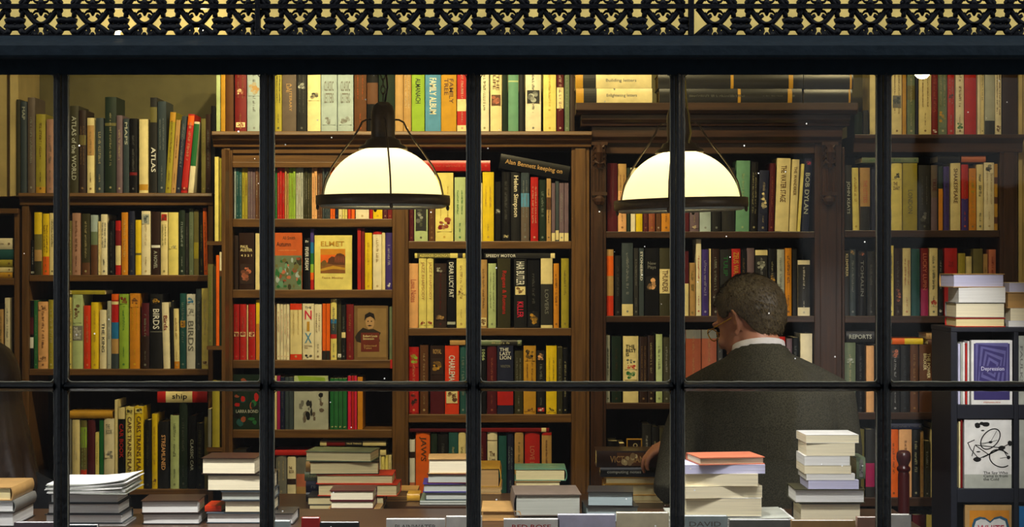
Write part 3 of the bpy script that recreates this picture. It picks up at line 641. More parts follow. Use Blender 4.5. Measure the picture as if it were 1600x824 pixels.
row('third shelf, middle bookcase, right bay','books on the third shelf of the right bay',648,[
(638.5,654,543,'red','p=.65,.98,red,dark brown;p=.08,.3,red,lime green;n=book with flowers'),(656,669,540,'brown','g=cream'),(672,694,541,'dark brown','p=.18,.42,dark brown,gold;b=.67,1,maroon;T=ROYAL,tan,.05,.12,.3,h;n=thick book with golden figure'),(695,717,541,'red orange','T=CHARLEMAGNE,white,.14,.66,.22;p=.66,.84,cream,brown;n=thick book lettered in white'),(718.5,728,541,'teal','g=pale grey'),(730,750,542,'dark brown'),
(751,759.5,543,'black','T=1066,pale green,.04,.2,.28;g=gold'),(761,776,541,'maroon','b=0,1,maroon;g=salmon'),(777,802,541,'navy','T=THE|LAST|LION,white,.03,.2,.36,h;b=.67,.87,red;g=grey;T=WINSTON,grey,.28,.32,.3,h;n=thick book lettered THE LAST LION'),(804,817,549,'dark olive','g=pale grey'),(818,837.5,541,'gold','p=.04,.22,gold,black;g=brown;p=.9,.96,gold,brown;n=book with dark figure'),
(839,852,549,'black','p=.02,.16,black,peach;p=.9,.96,red,white;n=book with face photo'),(853.5,870,541,'yellow','g=olive;p=.9,.97,yellow,black'),(871,879,543,'dark olive'),(880,887,545,'black')])
row('bottom shelf, middle bookcase, right bay','books on the bottom shelf of the right bay',784,[
(639.5,648,688,'white','b=.2,.3,dark brown;b=.7,1,salmon;x'),(649,671.5,677,'orange','T=JAWS,brown,.06,.42,.25;g=red;n=thick book with dark capitals'),(673,683,679,'dark green','x'),(684,700,680,'black','g=grey'),(701,715.5,677,'teal'),(716,727.5,677,'cream','g=olive'),(729,746,678,'maroon'),(747,760,677,'maroon','g=tan'),
(761.5,777,676,'pale cream','T=The|Lion,brown,.28,.44,.3,h;b=.12,.13,brown;n=book with brown title'),(779,791.5,682,'teal','x;n=tall blank volume'),(792.5,802.5,678,'navy','g=pale blue'),(804,818,677,'tan','g=olive'),(820,843.5,677,'red','T=LOVE LETTERS,salmon,.2,.75,.15;n=thick book with salmon title'),(846.5,862,677,'tan','g=brown;b=0,.04,red')])
# carved bookcase
row('top shelf of carved bookcase','books on the top shelf of the carved bookcase',362,[
(949,965,255,'maroon','x'),(966,979,256,'peach','g=brown;b=0,.4,tan'),(980,985,262,'dark green','x'),(986,993,262,'pale cream','x'),(994,1004.5,262,'yellow','x'),(1005.5,1013,262,'maroon'),(1014,1024,262,'terracotta','g=gold'),(1025.5,1033,262,'brown'),(1034,1049,260,'ochre','g=brown'),(1051,1070,262,'dark brown'),
(1071,1077.5,262,'maroon','x'),(1078.5,1093,262,'mauve','p=.9,.95,mauve,cream'),(1094,1111.5,262,'pale blue','g=grey'),(1113,1127,262,'black'),(1128.5,1149,262,'charcoal','g=dark olive'),(1150,1171,251,'sea green','g=pale green;lean=2'),(1173,1184,253,'black','g=cream;lean=2'),
(1185,1200,266,'navy','p=.3,.7,navy,cream;g=cream;lean=3;n=book with guitar drawing'),(1201.5,1210,255,'maroon','g=salmon;lean=3'),(1211.5,1233,247,'cream','T=THE WATER STAGE,brown,.1,.6,.2;lean=4;n=thick book with brown capitals'),(1234,1245.5,249,'cream','T=THE WANDERER,brown,.1,.5,.2;lean=5'),(1246.5,1251,256,'pale yellow','x;lean=7'),(1252.5,1265,247,'navy','T=BOB DYLAN,pale grey,.2,.76,.28;p=.03,.1,navy,pink red;lean=6;n=book with pale capitals')])
row('second shelf of carved bookcase','books on the second shelf of the carved bookcase',494,[
(948,959,390,'tan','b=.1,.4,orange;b=.7,1,red orange;x'),(961.5,970.5,400,'black','g=grey'),(972,989.5,380,'slate','b=.84,1,cream;g=pale grey'),(991,998,388,'charcoal','g=pale grey'),(999,1006.5,388,'slate','T=STONEBIRD,white,.05,.48,.26'),(1008,1030,388,'black','p=.42,.63,black,peach;T=New|Plays,grey,.2,.32,.3,h;n=thick book with floral photo'),
(1031,1048,388,'dark olive','b=.31,.67,cream;T=THUNDER,brown,.33,.65,.25;n=book with cream label'),(1051,1069,390,'black'),(1070,1076.5,393,'maroon','b=.5,1,cream;x'),(1077.5,1087.5,411,'tan','g=olive'),(1088.5,1096.5,374,'pale cream','g=red;n=book with red lettering'),(1097.5,1108,390,'purple','g=lilac'),(1109,1111.5,389,'cream','x'),(1112.5,1125,389,'dark brown','g=pale grey;p=.65,.85,dark brown,pale grey'),
(1126,1143,390,'charcoal','T=TULIP,green,.1,.4,.2'),(1144,1158,389,'red','b=.45,1,black;T=ZEUS WAY,gold,.05,.42,.3;n=book with gold lettering on red'),(1159,1167,391,'black'),(1168,1179.5,388,'mauve','x'),(1181,1200.5,391,'charcoal','b=0,.08,cream;p=.12,.3,charcoal,pale grey;n=book with cream top band'),(1202,1214,389,'black','p=.35,.55,black,gold;g=cream'),(1215.5,1227,390,'pale grey','g=grey'),(1228,1238,388,'ochre','g=brown'),(1239.5,1246.5,390,'black','x'),
(1247.5,1266.5,407,'pale cream','b=.08,.85,charcoal;g=pale grey;n=dark book with cream frame')])
row('third shelf of carved bookcase','books on the third shelf of the carved bookcase',630,[
(947.5,953.5,525,'pale grey'),(956,971,526,'dark green','g=brown'),(974,998,526,'cream','T=THE|BEST|IS,black,.13,.3,.34,h;p=.34,.42,cream,slate;p=.42,.5,cream,red;p=.52,.66,cream,green;n=thick book lettered THE BEST IS'),(999.5,1012,527,'dark brown','g=tan'),(1013,1023,525,'dark brown','g=cream'),(1025.5,1035.5,523,'pale green','g=grey green'),(1037,1047,528,'dark olive'),(1052,1069,526,'brown'),
(1072,1096,516,'terracotta','b=0,.12,grey;g=tan;n=large volume'),(1097,1120.5,516,'terracotta','b=0,.12,grey;g=tan;n=twin large volume'),(1122,1130,530,'charcoal'),(1140,1155,528,'dark brown'),(1157,1170,526,'dark olive'),(1172,1190,528,'maroon'),(1192,1206,526,'charcoal'),(1208,1217,528,'brown'),(1218.5,1228,527,'red','b=.12,1,pale cream;x'),(1230,1239,530,'mauve'),(1240,1248,528,'black'),(1252,1270.5,522,'pale cream','b=.5,.9,cream;x')])
row('bottom shelf of carved bookcase','books on the bottom shelf of the carved bookcase',790,[
(950,966,690,'black'),(968,976,694,'dark brown'),(1004,1018,664,'charcoal'),(1019,1030,668,'black'),(1031,1046,670,'dark olive')])
# right bookcase
row('atop the right bookcase','books on top of the right bookcase',211,[
(1336,1349,175,'dark green','x'),(1350,1358,172,'charcoal','x'),(1360,1378,100,'cream','x'),(1380,1394,102,'tan'),(1395,1411,98,'cream','p=.45,.62,grey,slate;n=book with grey portrait'),(1411.5,1417.5,98,'gold','x'),(1419,1431.5,100,'grey green','b=.3,.5,olive'),(1432.5,1436.5,104,'navy','x'),(1437,1456.5,98,'cream','g=brown'),(1457,1466.5,99,'dark red','g=salmon;p=.92,.97,dark red,white'),
(1467.5,1481.5,98,'grey green','p=.6,.9,grey green,gold;n=book with golden figure'),(1482.5,1493,100,'red','p=.4,.5,red,slate'),(1495,1508,99,'pale cream','p=.8,.95,pale cream,green'),(1509,1527.5,97,'red','x;n=thick plain book'),(1529,1533.5,100,'pale cream','x'),(1534,1539.5,101,'cream'),(1540.5,1556,98,'pale grey','b=.8,1,charcoal;x'),(1557,1567,99,'pale cream','p=.85,.95,pale cream,brown'),(1568,1592,98,'dark brown','x;n=thick plain book')])
row('first shelf of right bookcase','books on the first shelf of the right bookcase',360,[
(1320.5,1332,258,'charcoal','T=JOHN KEATS,pale grey,.25,.75,.26'),(1334,1344.5,262,'pale yellow','g=gold;lean=-2'),(1345.5,1361,262,'tan','b=.62,1,charcoal;T=THE LETTERS,salmon,.2,.56,.2'),(1363,1372,264,'navy','x'),(1374,1392,258,'dark brown'),(1393.5,1411,255,'pale yellow','p=.14,.24,pale yellow,black;T=THE|DIARY,brown,.28,.4,.3,h;g=grey'),(1412,1434.5,255,'olive yellow','T=LONDON,olive,.4,.75,.16;n=thick pale volume'),(1437,1455,258,'charcoal','g=grey;p=.7,.9,charcoal,grey'),
(1456.5,1466.5,258,'taupe','T=TRUE,maroon,.2,.4,.3;b=.5,1,mauve'),(1467.5,1474.5,260,'dark green','b=.35,1,ochre;x'),(1476,1485,260,'purple','g=slate'),(1486.5,1502,255,'cream','T=SHAKESPEARE,brown,.08,.6,.2'),(1503.5,1514.5,257,'red','b=.52,1,purple;g=salmon;n=book with purple lower half'),(1515.5,1526.5,263,'ochre','p=.05,.9,ochre,olive yellow;n=patterned book'),(1527.5,1538,257,'cream'),(1539,1555,254,'pale cream','p=.02,.16,pale cream,charcoal;g=tan'),(1555.5,1561,256,'gold','b=.2,.3,brown;b=.5,.6,brown;b=.8,.9,brown;x')])
row('second shelf of right bookcase','books on the second shelf of the right bookcase',494,[
(1320.5,1328,392,'charcoal','T=KLEMPERER,cream,.05,.4,.26'),(1329,1338.5,390,'slate','p=0,.1,slate,tan;g=pale grey'),(1342,1354.5,392,'black','T=TOMALIN,grey,.15,.7,.2;p=.02,.08,black,salmon'),(1357,1368.5,393,'charcoal','g=grey'),(1371,1390,392,'black'),(1391.5,1398,384,'pale yellow'),(1399,1411,388,'dark brown','p=.55,.85,dark brown,salmon;g=grey'),(1412,1424.5,388,'cream','g=salmon'),(1425.5,1438.5,389,'teal','x'),
(1440.5,1452,388,'magenta','b=0,.6,dark red;T=LUCKY LUPIN,salmon,.08,.62,.26;n=book with pink capitals'),(1453.5,1466.5,388,'cream','p=.76,.86,cream,red'),(1468,1475,390,'black','p=.9,.96,black,white'),(1477,1497,388,'red','T=THE|RED,dark red,.2,.28,.2,h;n=thick book'),(1498.5,1509.5,396,'olive yellow','x'),(1511,1520.5,401,'cream','x'),(1522,1537,389,'olive','x'),(1538.5,1545.5,397,'tan'),(1547,1558,390,'salmon')])
row('third shelf of right bookcase','books on the third shelf of the right bookcase',645,[
(1320.5,1338,536,'grey green','g=cream;p=.22,.3,grey green,pale grey'),(1340,1352.5,539,'black','g=grey'),(1355,1367,541,'peach','x'),(1369,1390,540,'dark brown'),(1392,1407,540,'charcoal','p=.05,.2,charcoal,salmon'),(1408.5,1422,540,'black','g=slate'),(1424,1436.5,539,'brown','g=tan'),(1438,1460.5,539,'brown','T=THE POWER|BROKER,cream,.13,.5,.24;n=thick book with cream capitals'),(1462,1472.5,539,'pale yellow','g=brown'),(1475,1488,539,'olive yellow','b=.35,1,charcoal;x')])
row('lower shelf of right bookcase','books on the lower shelf of the right bookcase',778,[
(1340,1352,672,'olive','x'),(1354,1368,672,'charcoal','b=.5,.85,magenta;x'),(1390,1405,672,'orange','g=brown'),(1406,1426,672,'peach','g=brown;n=thick plain book'),(1427.5,1438,672,'black'),(1440,1445,675,'tan'),(1446.5,1454,690,'dark olive'),(1456,1471,672,'cream','T=WONDER,red,.35,.8,.2'),(1473,1483,674,'dark brown'),(1484.5,1494,688,'taupe','T=MALCOLM,pale grey,.1,.8,.25')])
def lies(seq,group):
    for it in seq:
        x0,x1,a,b,col,op,lab=it[:7]; kw=it[7] if len(it)>7 else {}
        lying(x0,x1,a,b,kw.pop('Y',YF+.012),col,op,lab,group,**kw)
G='books lying flat on upright rows'
lies([
(106,164,454,460.5,'olive yellow','p=.06,.1,cream,brown;x','olive yellow book lying across upright books, middle shelf of left bookcase',{'depth':.12}),
(107,176,643,654.5,'gold','x','gold book lying across the lower shelf of the left bookcase'),
(246,324,612,629.5,'red','b=.17,.7,cream;T=ship,black,.3,.6,.3','red and cream book lying on its side, lettered ship'),
(500,603,690,697,'cream','b=.1,.38,dark red;b=.38,.65,charcoal;T=TRUE THINGS,cream,.4,.63,.2','topmost of two banded books lying flat, middle bookcase bottom shelf',{'z0':wz(713,YF)+.0165+.016}),
(500,603,698,706,'cream','b=.05,.36,dark red;b=.36,.62,charcoal;T=TRUE THINGS,cream,.38,.6,.2','lower of two banded books lying flat, middle bookcase bottom shelf',{'z0':wz(713,YF)+.001}),
(427,487,704,712,'red','x','red book lying flat on the bottom shelf, middle bookcase'),
(650,766,251,267.5,'red','g=salmon','long red book lying flat beside the left lamp'),
(648,727,396,403.5,'pale yellow','b=.05,.7,olive;b=.85,.95,charcoal;T=ALEXANDER CANONGATE,pale yellow,.1,.7,.3','speckled yellow book lying flat on the second shelf, right bay'),
(757,868,396,404,'charcoal','T=SPEEDY MOTOR,white,.02,.44,.3;b=.93,.99,cream','dark book lying flat, lettered SPEEDY MOTOR'),
(703,727,532,539.5,'tan','x','short tan book lying flat on the third shelf, right bay'),
(750,815,532,540.5,'grey green','b=.5,.9,charcoal;g=cream','grey green book lying flat above the navy volume, right bay'),
(640,737,670,675.5,'maroon','x','slim maroon book lying flat over the orange book'),
(738,858,669,675.5,'dark red','b=.9,.96,cream;x','slim dark red book lying flat with a cream spot at its end'),
(1347,1435,246.5,254.5,'grey green','g=green','grey green book lying flat, first shelf of right bookcase'),
(1465,1500,243,254.5,'black','x','short black book lying flat, first shelf of right bookcase'),
(1502,1540,243.5,253.5,'salmon','x','salmon book lying flat, first shelf of right bookcase'),
(1322,1366,518,535,'charcoal','T=REPORTS,pale grey,.1,.9,.2','charcoal book lying flat, lettered REPORTS'),
(1394,1442,529,538.5,'orange','b=.4,1,yellow;x','orange and yellow book lying flat, third shelf of right bookcase'),
(1450,1488,531,538.5,'brown','x','brown book lying flat under the tan one, right bookcase'),
(1447,1488,521,530.5,'tan','g=brown','tan book lying flat on the brown one, right bookcase'),
(1391,1440,662,671.5,'navy','g=grey','navy book lying flat, lower shelf of right bookcase'),
(1455,1491,660,671.5,'grey green','x','grey green book lying flat, lower shelf of right bookcase'),
],G)
# tilted dark volume above the right bay
lying(778,888,243,266,YF+.012,'black','T=Alan Bennett keeping on,tan,.08,.9,.2','thick black volume lying tilted across the books, pale title on its spine',G,tilt=math.radians(10.5),z0=wz(282,YF)+.012+.008)
# books lying on the cornice of the carved case
YC=YF-.07
zc0=wz(164.5,YF)+.0006
lies([
(900,1019,141.5,164.5,'cream','b=0,.1,gold;b=.1,.27,charcoal;T=Enlightening letters,grey,.4,.8,.13','thick cream book on the carved cornice, lowest of three',{'Y':YC,'z0':zc0}),
(899,1018,117.5,141,'cream','b=0,.1,gold;b=.1,.27,charcoal;T=Building letters,grey,.4,.8,.13','thick cream book on the carved cornice, middle of three',{'Y':YC,'z0':zc0+23.2*s_(YC)}),
(899,1018,98,117,'cream','x','thick cream book on the carved cornice, topmost of three',{'Y':YC,'z0':zc0+47*s_(YC)}),
(1030,1253,142,164.5,'charcoal','b=.55,.57,gold;b=.9,.93,gold;g=grey','long charcoal volume lying on the cornice, lowest of its pile',{'Y':YC,'z0':zc0,'depth':.16}),
(1028,1255,119,141.5,'charcoal','b=.5,.52,gold;b=.9,.93,gold;x','long charcoal volume lying on the cornice, middle of its pile',{'Y':YC,'depth':.16,'z0':zc0+22.7*s_(YC)}),
(1030,1255,96,118,'black','x','long black volume lying on the cornice, topmost of its pile',{'Y':YC,'depth':.16,'z0':zc0+45.4*s_(YC)}),
(1256,1331,143,164.5,'charcoal','b=.93,.97,gold;x','dark shorter volume, lowest at the right end of the cornice',{'Y':YC,'z0':zc0,'depth':.15}),
(1256,1333,119,142.5,'charcoal','b=.93,.97,gold;x','dark shorter volume, middle at the right end of the cornice',{'Y':YC,'depth':.15,'z0':zc0+21.7*s_(YC)}),
(1257,1332,97,118,'charcoal','b=.93,.97,gold;x','dark shorter volume, topmost at the right end of the cornice',{'Y':YC,'depth':.15,'z0':zc0+45.4*s_(YC)}),
],'volumes piled on the carved cornice')
# far-left pile
zz=wz(435,YF)
for (a,b,col,lab) in [(435,426,'gold','lowest'),(425.5,418,'cream','second from the bottom'),(417.5,406,'olive yellow','third from the bottom'),(405.5,390,'teal','second from the top'),(389.5,372,'pale cream','topmost')]:
    lying(-70,20 if col!='teal' else 22,b,a,YF+.012,col,'g=brown' if col!='teal' else 'x','%s book lying in the far-left pile, %s'%(col,lab),'pile in the far-left bookcase',z0=zz); zz+=(a-b+.4)*s_(YF)
row('lower shelf of far-left bookcase','books in the far-left bookcase',566,[(-14,-6,476,'charcoal'),(-5,3.5,484,'tan'),(6,14,466,'pale cream','g=grey')])

row('bottom shelf of right bookcase','books on the bottom shelf of the right bookcase',890,[(1427,1447,806,'maroon','x'),(1449,1470,806,'pale yellow','x'),(1471.5,1481,807,'olive yellow','x')])
# ---------------------------------------------------------------- books stored face out
def faceout(px0,px1,top,bot,Y,col,label,group,art=None,thick=.018,yaw=0,lean=.0,pagecol='cream',z0=None,name='book'):
    sx=s_(Y); w=(px1-px0)*sx; h=(bot-top)*sx
    z0=wz(bot,Y) if z0 is None else z0
    r=tag(empty(name,((wx(px0,Y)+wx(px1,Y))/2,Y+.01,z0+.0003)),label,'book',group)
    xf=Matrix.Rotation(yaw,4,'Z')@Matrix.Rotation(-lean,4,'X')
    b=MB(); t=.0015; m=mat(col,.35)
    b.box(-w/2,w/2,0,t,0,h); b.box(-w/2,w/2,thick-t,thick,0,h); b.box(-w/2,-w/2+t,t,thick-t,0,h)
    b.build('cover',m,r,xf)
    b=MB(); b.box(-w/2+t,w/2-.002,t,thick-t,.001,h-.001); b.build('pages',pages_mat(pagecol,'X'),r,xf)
    if art:
        ab=MB(); tb=MB(); art(ab,tb,w,h)
        if ab.f: ab.build('front_picture',None,r,xf)
        if tb.f: tb.build('title',None,r,xf)
    return r
def RC(b,w,h,u0,u1,v0,v1,col,y=-.0003): b.rect(-w/2+u0*w,-w/2+u1*w,h*(1-v1),h*(1-v0),y,mat(col,.5,'print'))
def TX(b,w,h,u0,u1,v0,v1,s,col,y=-.001): put_text(b,s,-w/2+u0*w,-w/2+u1*w,h*(1-v1),h*(1-v0),y,mat(col,.5,'ink'))
def PLY(b,w,h,pts,col,y=-.0005): b.add([(-w/2+u*w,y,h*(1-v)) for u,v in pts][::-1],[tuple(range(len(pts)))],mat(col,.5,'print'))
def BL(b,w,h,u,v,ru,rv,col,y=-.0005,n=10,seed=0):
    rd=random.Random(seed); PLY(b,w,h,[(u+ru*math.cos(2*PI*k/n)*(1+.2*rd.uniform(-1,1)),v+rv*math.sin(2*PI*k/n)*(1+.2*rd.uniform(-1,1))) for k in range(n)],col,y)
def art_autumn(a,t,w,h):
    RC(a,w,h,0,1,0,.4,(205,95,35)); RC(a,w,h,0,1,.4,1,'grey green'); rd=random.Random(4)
    for k in range(46): BL(a,w,h,rd.uniform(.06,.94),rd.uniform(.45,.96),rd.uniform(.03,.1),rd.uniform(.02,.06),rd.choice(['green','olive','sea green','salmon','pale blue','dark olive','terracotta']),-.0004-.00001*k,8,k)
    TX(t,w,h,.3,.76,.06,.12,'Ali Smith','brown'); TX(t,w,h,.08,.6,.16,.24,'Autumn','dark brown'); TX(t,w,h,.15,.8,.3,.32,'a story of the seasons','peach')
def art_elmet(a,t,w,h):
    RC(a,w,h,.16,.83,.25,.7,'orange'); RC(a,w,h,.16,.83,.25,.36,'ochre',-.0004); RC(a,w,h,.16,.83,.5,.7,(140,90,40),-.0004)
    PLY(a,w,h,[(.35,.52),(.38,.43),(.46,.39),(.55,.4),(.6,.34),(.7,.33),(.8,.36),(.83,.4),(.83,.55),(.5,.54)],(95,55,30),-.0005); BL(a,w,h,.25,.52,.07,.06,(120,90,40),-.0006)
    PLY(a,w,h,[(.16,.62),(.5,.56),(.83,.6),(.83,.64),(.5,.62),(.16,.66)],'gold',-.0007)
    for k in range(6): BL(a,w,h,.56+.045*k,.44,.012,.07,'terracotta',-.0008-.00001*k,8,k)
    TX(t,w,h,.17,.8,.11,.2,'ELMET','gold'); TX(t,w,h,.2,.78,.76,.81,'Fiona Mozley','tan')
def art_portrait(a,t,w,h):
    RC(a,w,h,0,1,0,1,(120,92,55)); RC(a,w,h,.1,.95,.05,.95,(150,120,75),-.0004)
    BL(a,w,h,.42,.58,.36,.17,(45,36,28),-.0005,12,1); BL(a,w,h,.46,.29,.125,.14,(190,150,105),-.0006,14,5)
    PLY(a,w,h,[(.3,.28),(.32,.17),(.45,.12),(.58,.15),(.63,.28),(.58,.24),(.48,.2),(.36,.23)],(25,18,14),-.0007); PLY(a,w,h,[(.38,.37),(.46,.355),(.54,.37),(.46,.385)],(40,26,18),-.0007)
    BL(a,w,h,.41,.29,.022,.012,(40,26,18),-.0007); BL(a,w,h,.51,.29,.022,.012,(40,26,18),-.0007)
    RC(a,w,h,.2,.74,.5,.85,(110,42,26),-.0008); TX(t,w,h,.26,.68,.54,.63,'Robert Louis\nStevenson','cream',-.0014); TX(t,w,h,.28,.66,.72,.8,'Selected\nTales','tan',-.0014)
def art_garden(a,t,w,h):
    rd=random.Random(9)
    for k in range(26): BL(a,w,h,rd.uniform(.1,.9),rd.uniform(.06,.94),rd.uniform(.06,.14),rd.uniform(.03,.08),rd.choice(['dark green','olive','red','terracotta','teal','black','green']),-.0004-.00001*k,8,k)
    TX(t,w,h,.1,.95,.64,.7,'LARRA BOND','pale grey')
def art_photo(a,t,w,h):
    RC(a,w,h,0,1,0,.2,'pale green'); PLY(a,w,h,[(.1,0),(.9,.03),(.95,.14),(.15,.1)],'lime green',-.0005); RC(a,w,h,.06,.94,.22,.9,'pale grey'); rd=random.Random(5)
    for k in range(26): BL(a,w,h,rd.uniform(.2,.84),rd.uniform(.34,.82),rd.uniform(.03,.09),rd.uniform(.03,.08),rd.choice(['charcoal','grey','black','taupe','pale grey']),-.0006-.00001*k,8,k)
fg='books shown face out'
faceout(428,471,364,453,YF,'orange','orange paperback shown face out with a painted garden below its title',fg,art_autumn,yaw=.03)
faceout(491,549,368,453,YF,'pale yellow','pale yellow novel shown face out with an orange landscape picture',fg,art_elmet,yaw=-.02)
faceout(553,606,478,563,YF+.01,'dark brown','brown biography shown face out with a portrait of a moustached man',fg,art_portrait,yaw=.04)
faceout(364,405,586,672,YF,'dark green','dark green picture book shown face out behind the left mullion bars',fg,art_garden)
faceout(459,512,588,672,YF,'pale grey','pale book shown face out with a grey photograph and lime stripe',fg,art_photo)
# ================================================================ narrow rack beside the middle bookcase
r=tag(empty('book_rack',(wx(335,1.93),1.95,0)),'narrow brown rack with pale book edges between left and middle bookcases','rack')
off=tuple(-v for v in r.location); Yk=1.9
for zc_ in (377,541,700):
    o=MB().box(wx(323,Yk),wx(346.5,Yk),Yk,Yk+.085,wz(zc_+6,Yk),wz(zc_,Yk)).build('shelf',WOOD_H,r); o.location=off
o=MB().box(wx(346.5,Yk),wx(352,Yk),Yk,Yk+.085,0,wz(233,Yk)).build('upright',WOOD_V,r); o.location=off
row('narrow rack, top level','books in the narrow rack',377,[(334.5,340.5,245,'pale yellow','x'),(341.5,346,247,'olive yellow','x')],Y=Yk-.01,depth=.07)
row('narrow rack, middle level','books in the narrow rack',541,[(323.5,331.5,413,'olive','g=lime green'),(332,336,416,'dark olive','x'),(336.5,341.5,399,'orange','x'),(342,346,394,'pale cream','b=.2,.26,brown;b=.26,1,dark green;x')],Y=Yk-.01,depth=.07)
row('narrow rack, bottom level','books in the narrow rack',700,[(324,329,640,'grey','x'),(330.5,342,596,'olive yellow','x')],Y=Yk-.01,depth=.07)

# ================================================================ display counter, table, stacks
counter=tag(empty('display_counter',(0,.42,0)),'long dark wooden display counter running behind the window','counter')
for n,b in (('top',MB().box(-1.78,.99,.2,.66,.985,1.012)),('front_panel',MB().box(-1.78,.985,.21,.225,0,.985)),('back_panel',MB().box(-1.78,.985,.63,.645,0,.985))):
    o=b.build(n,DARK_H,counter,bevel=.002); o.location=(0,-.42,0)
ledge=tag(MB().box(-1.78,1.78,.035,.19,.835,.86).build('window_ledge',DARK_H),'narrow ledge inside the glass holding the front row of books','ledge')
ledge['kind']='structure'; ledge.name='trim_3'; 
for k in ('label','category'): 
    if k in ledge: del ledge[k]
struct('trim_4',MB().box(-1.78,1.78,.035,.19,0,.835),DARK_H)
tz=.948
tb_=tag(empty('table',(-.11,1.05,0)),'dark wooden table in the middle of the shop carrying book piles','table')
o=MB().box(-.72,.44,.76,1.5,tz-.03,tz).build('tabletop',DARK_H,tb_,bevel=.003); o.location=(.11,-1.05,0)
for x in (-.68,.36):
    for y in (.8,1.42):
        o=MB().box(x,x+.045,y,y+.045,0,tz-.03).build('leg',DARK_V,tb_,bevel=.003); o.location=(.11,-1.05,0)
def stack(Y,z0,group,where,items,pc='white'):
    z=z0; n=len(items)
    for i,it in enumerate(items):
        x0,x1,top,kind,col=it[:5]; kw=dict(it[5]) if len(it)>5 else {}
        YY=kw.pop('Y',Y); op=kw.pop('op',''); lab=kw.pop('lab',None); pg=kw.pop('pg',pc)
        zt=CZ-(top-412)*s_(YY); th=max(zt-z,.006)
        pos=('lowest in' if i==0 else ('topmost in' if i==n-1 else ('%s from bottom in'%ORD[i])))
        kd={'f':'pages out','s':'spine out','el':'spine left','er':'spine right'}[kind]
        l=lab or '%s book, %s, %s %s'%(col,kd,pos,where)
        sx=s_(YY); py1=100; py0=100-th/sx
        lying(x0,x1,py0,py1,YY,col,op,l,group,z0=z,kind=kind,pagecol=pg,hard=(False if kind=='f' and col in ('white','pale cream','lilac') else None),**kw)
        z+=th
ct=1.0125
stack(.32,ct,'stack at the left edge','far-left stack',[(-60,22,801,'el','charcoal'),(-60,22,783,'er','grey'),(-60,18,762,'er','tan',{'pg':'cream'})])
stack(.33,ct,'stack left of the first mullion','stack under paper sheets',[(66,196,819,'f','grey'),(70,191,804,'f','slate'),(74,187,787,'f','charcoal'),(78,185,772,'f','slate')])
# paper sheets on it
def sheets(x0,x1,Y,z,n,label,curl=.004,seed=1,dep=.2,cat='papers'):
    rd=random.Random(seed); r=tag(empty('paper_stack',((wx(x0,Y)+wx(x1,Y))/2,Y+dep/2,z)),label,cat)
    w=(x1-x0)*s_(Y)/2
    for k in range(n):
        b=MB(); a=rd.uniform(-.05,.05); dx=rd.uniform(-.006,.006); zz=.0007+.0023*k; N=10; vs=[];fs=[]
        for i in range(N+1):
            u=-1+2*i/N; zc=zz+curl*(k/n)*(u*.6+.5*abs(u)**3)
            if zc<zz: zc=zz
            for v in (-dep/2,dep/2): vs.append((u*w+dx,v,zc))
        for i in range(N): fs.append((2*i,2*i+2,2*i+3,2*i+1))
        q=len(vs); vs+= [(x,y,z_+.0016) for x,y,z_ in vs]; 
        fs2=[tuple(reversed(f)) for f in fs]+[tuple(j+q for j in f) for f in fs]
        for i in range(N): fs2+=[(2*i,2*i+2,2*i+2+q,2*i+q),(2*i+3,2*i+1,2*i+1+q,2*i+3+q)]
        fs2+=[(1,0,q,q+1),(2*N,2*N+1,2*N+1+q,2*N+q)]
        b.add(vs,fs2); b.build('sheet',mat('white' if k%3 else 'pale grey',.7,'paper'),r,Matrix.Rotation(a*.6,4,'Z'))
    return r
zt=CZ-(772-412)*s_(.33)
sheets(74,196,.31,zt+.0004,11,'curling pile of white paper sheets on the left book stack',.012)
stack(.36,ct,'stack of two behind the left panes','pair near the left',[(222,312,803,'f','black'),(219,309,783,'f','dark brown',{'yaw':.03})])
stack(.38,ct,'tall stack beside the second mullion','tall second-mullion stack',[(322,424,802,'f','slate'),(350,426,783,'f','charcoal',{'pg':'pale cream'}),(345,426,768,'f','slate',{'pg':'pale grey'}),(323,424,742,'f','black',{'pg':'pale cream'}),(316,401,716,'f','dark brown',{'pg':'pale cream','yaw':-.04})])
lying(320,346,790,799,.4,'red orange','x','small orange red book lying beside the tall stack','tall stack beside the second mullion',z0=wz(802,.38)+.0006,depth=.1)
stack(.36,ct,'stack right of the second mullion','short stack at the second mullion',[(428,458,803,'f','charcoal')])
# middle table piles
stack(.92,tz+.0005,'large pile behind the left lamp mullion','big middle-left pile',[(512,594,796,'f','tan'),(516,584,783,'f','maroon'),(515,584,767,'f','maroon',{'op':''})],'pale cream')
stack(1.12,tz+.0005,'tall pile on the shop table','tall middle pile',[(484,598,790,'f','black'),(480,600,776,'f','charcoal'),(497,622,757,'f','red orange',{'yaw':-.03}),(494,614,742,'f','red orange'),(482,590,722,'f','black',{'yaw':.05}),(480,585,706,'f','grey green',{'yaw':-.12})],'cream')
stack(1.3,tz+.0005,'spine-out pile on the shop table','pile with curled spines',[(478,520,770,'s','charcoal'),(478,522,752,'s','navy'),(476,520,738,'s','grey green'),(478,520,722,'s','tan')],'cream')
stack(1.3,tz+.0005,'low pile on the shop table','low pile right of the tall one',[(593,640,800,'f','dark brown'),(590,636,790,'f','charcoal'),(596,652,767,'f','tan')],'tan')
stack(.72,tz+.066,'leaning pile at the third mullion','pile at the third mullion',[(656,736,802,'f','charcoal'),(656,736,783,'el','grey green',{'depth':.19}),(664,736,770,'f','slate'),(660,736,756,'f','purple',{'yaw':.02}),(668,738,741,'f','maroon',{'yaw':-.02}),(668,739,717,'f','tan',{'yaw':.03,'pg':'pale cream'})],'pale grey')
b=MB().box(wx(640,.9),wx(900,.9),.7,.98,tz,tz+.065).build('riser',DARK_H); tag(b,'low wooden riser block on the shop table under the piles','riser')
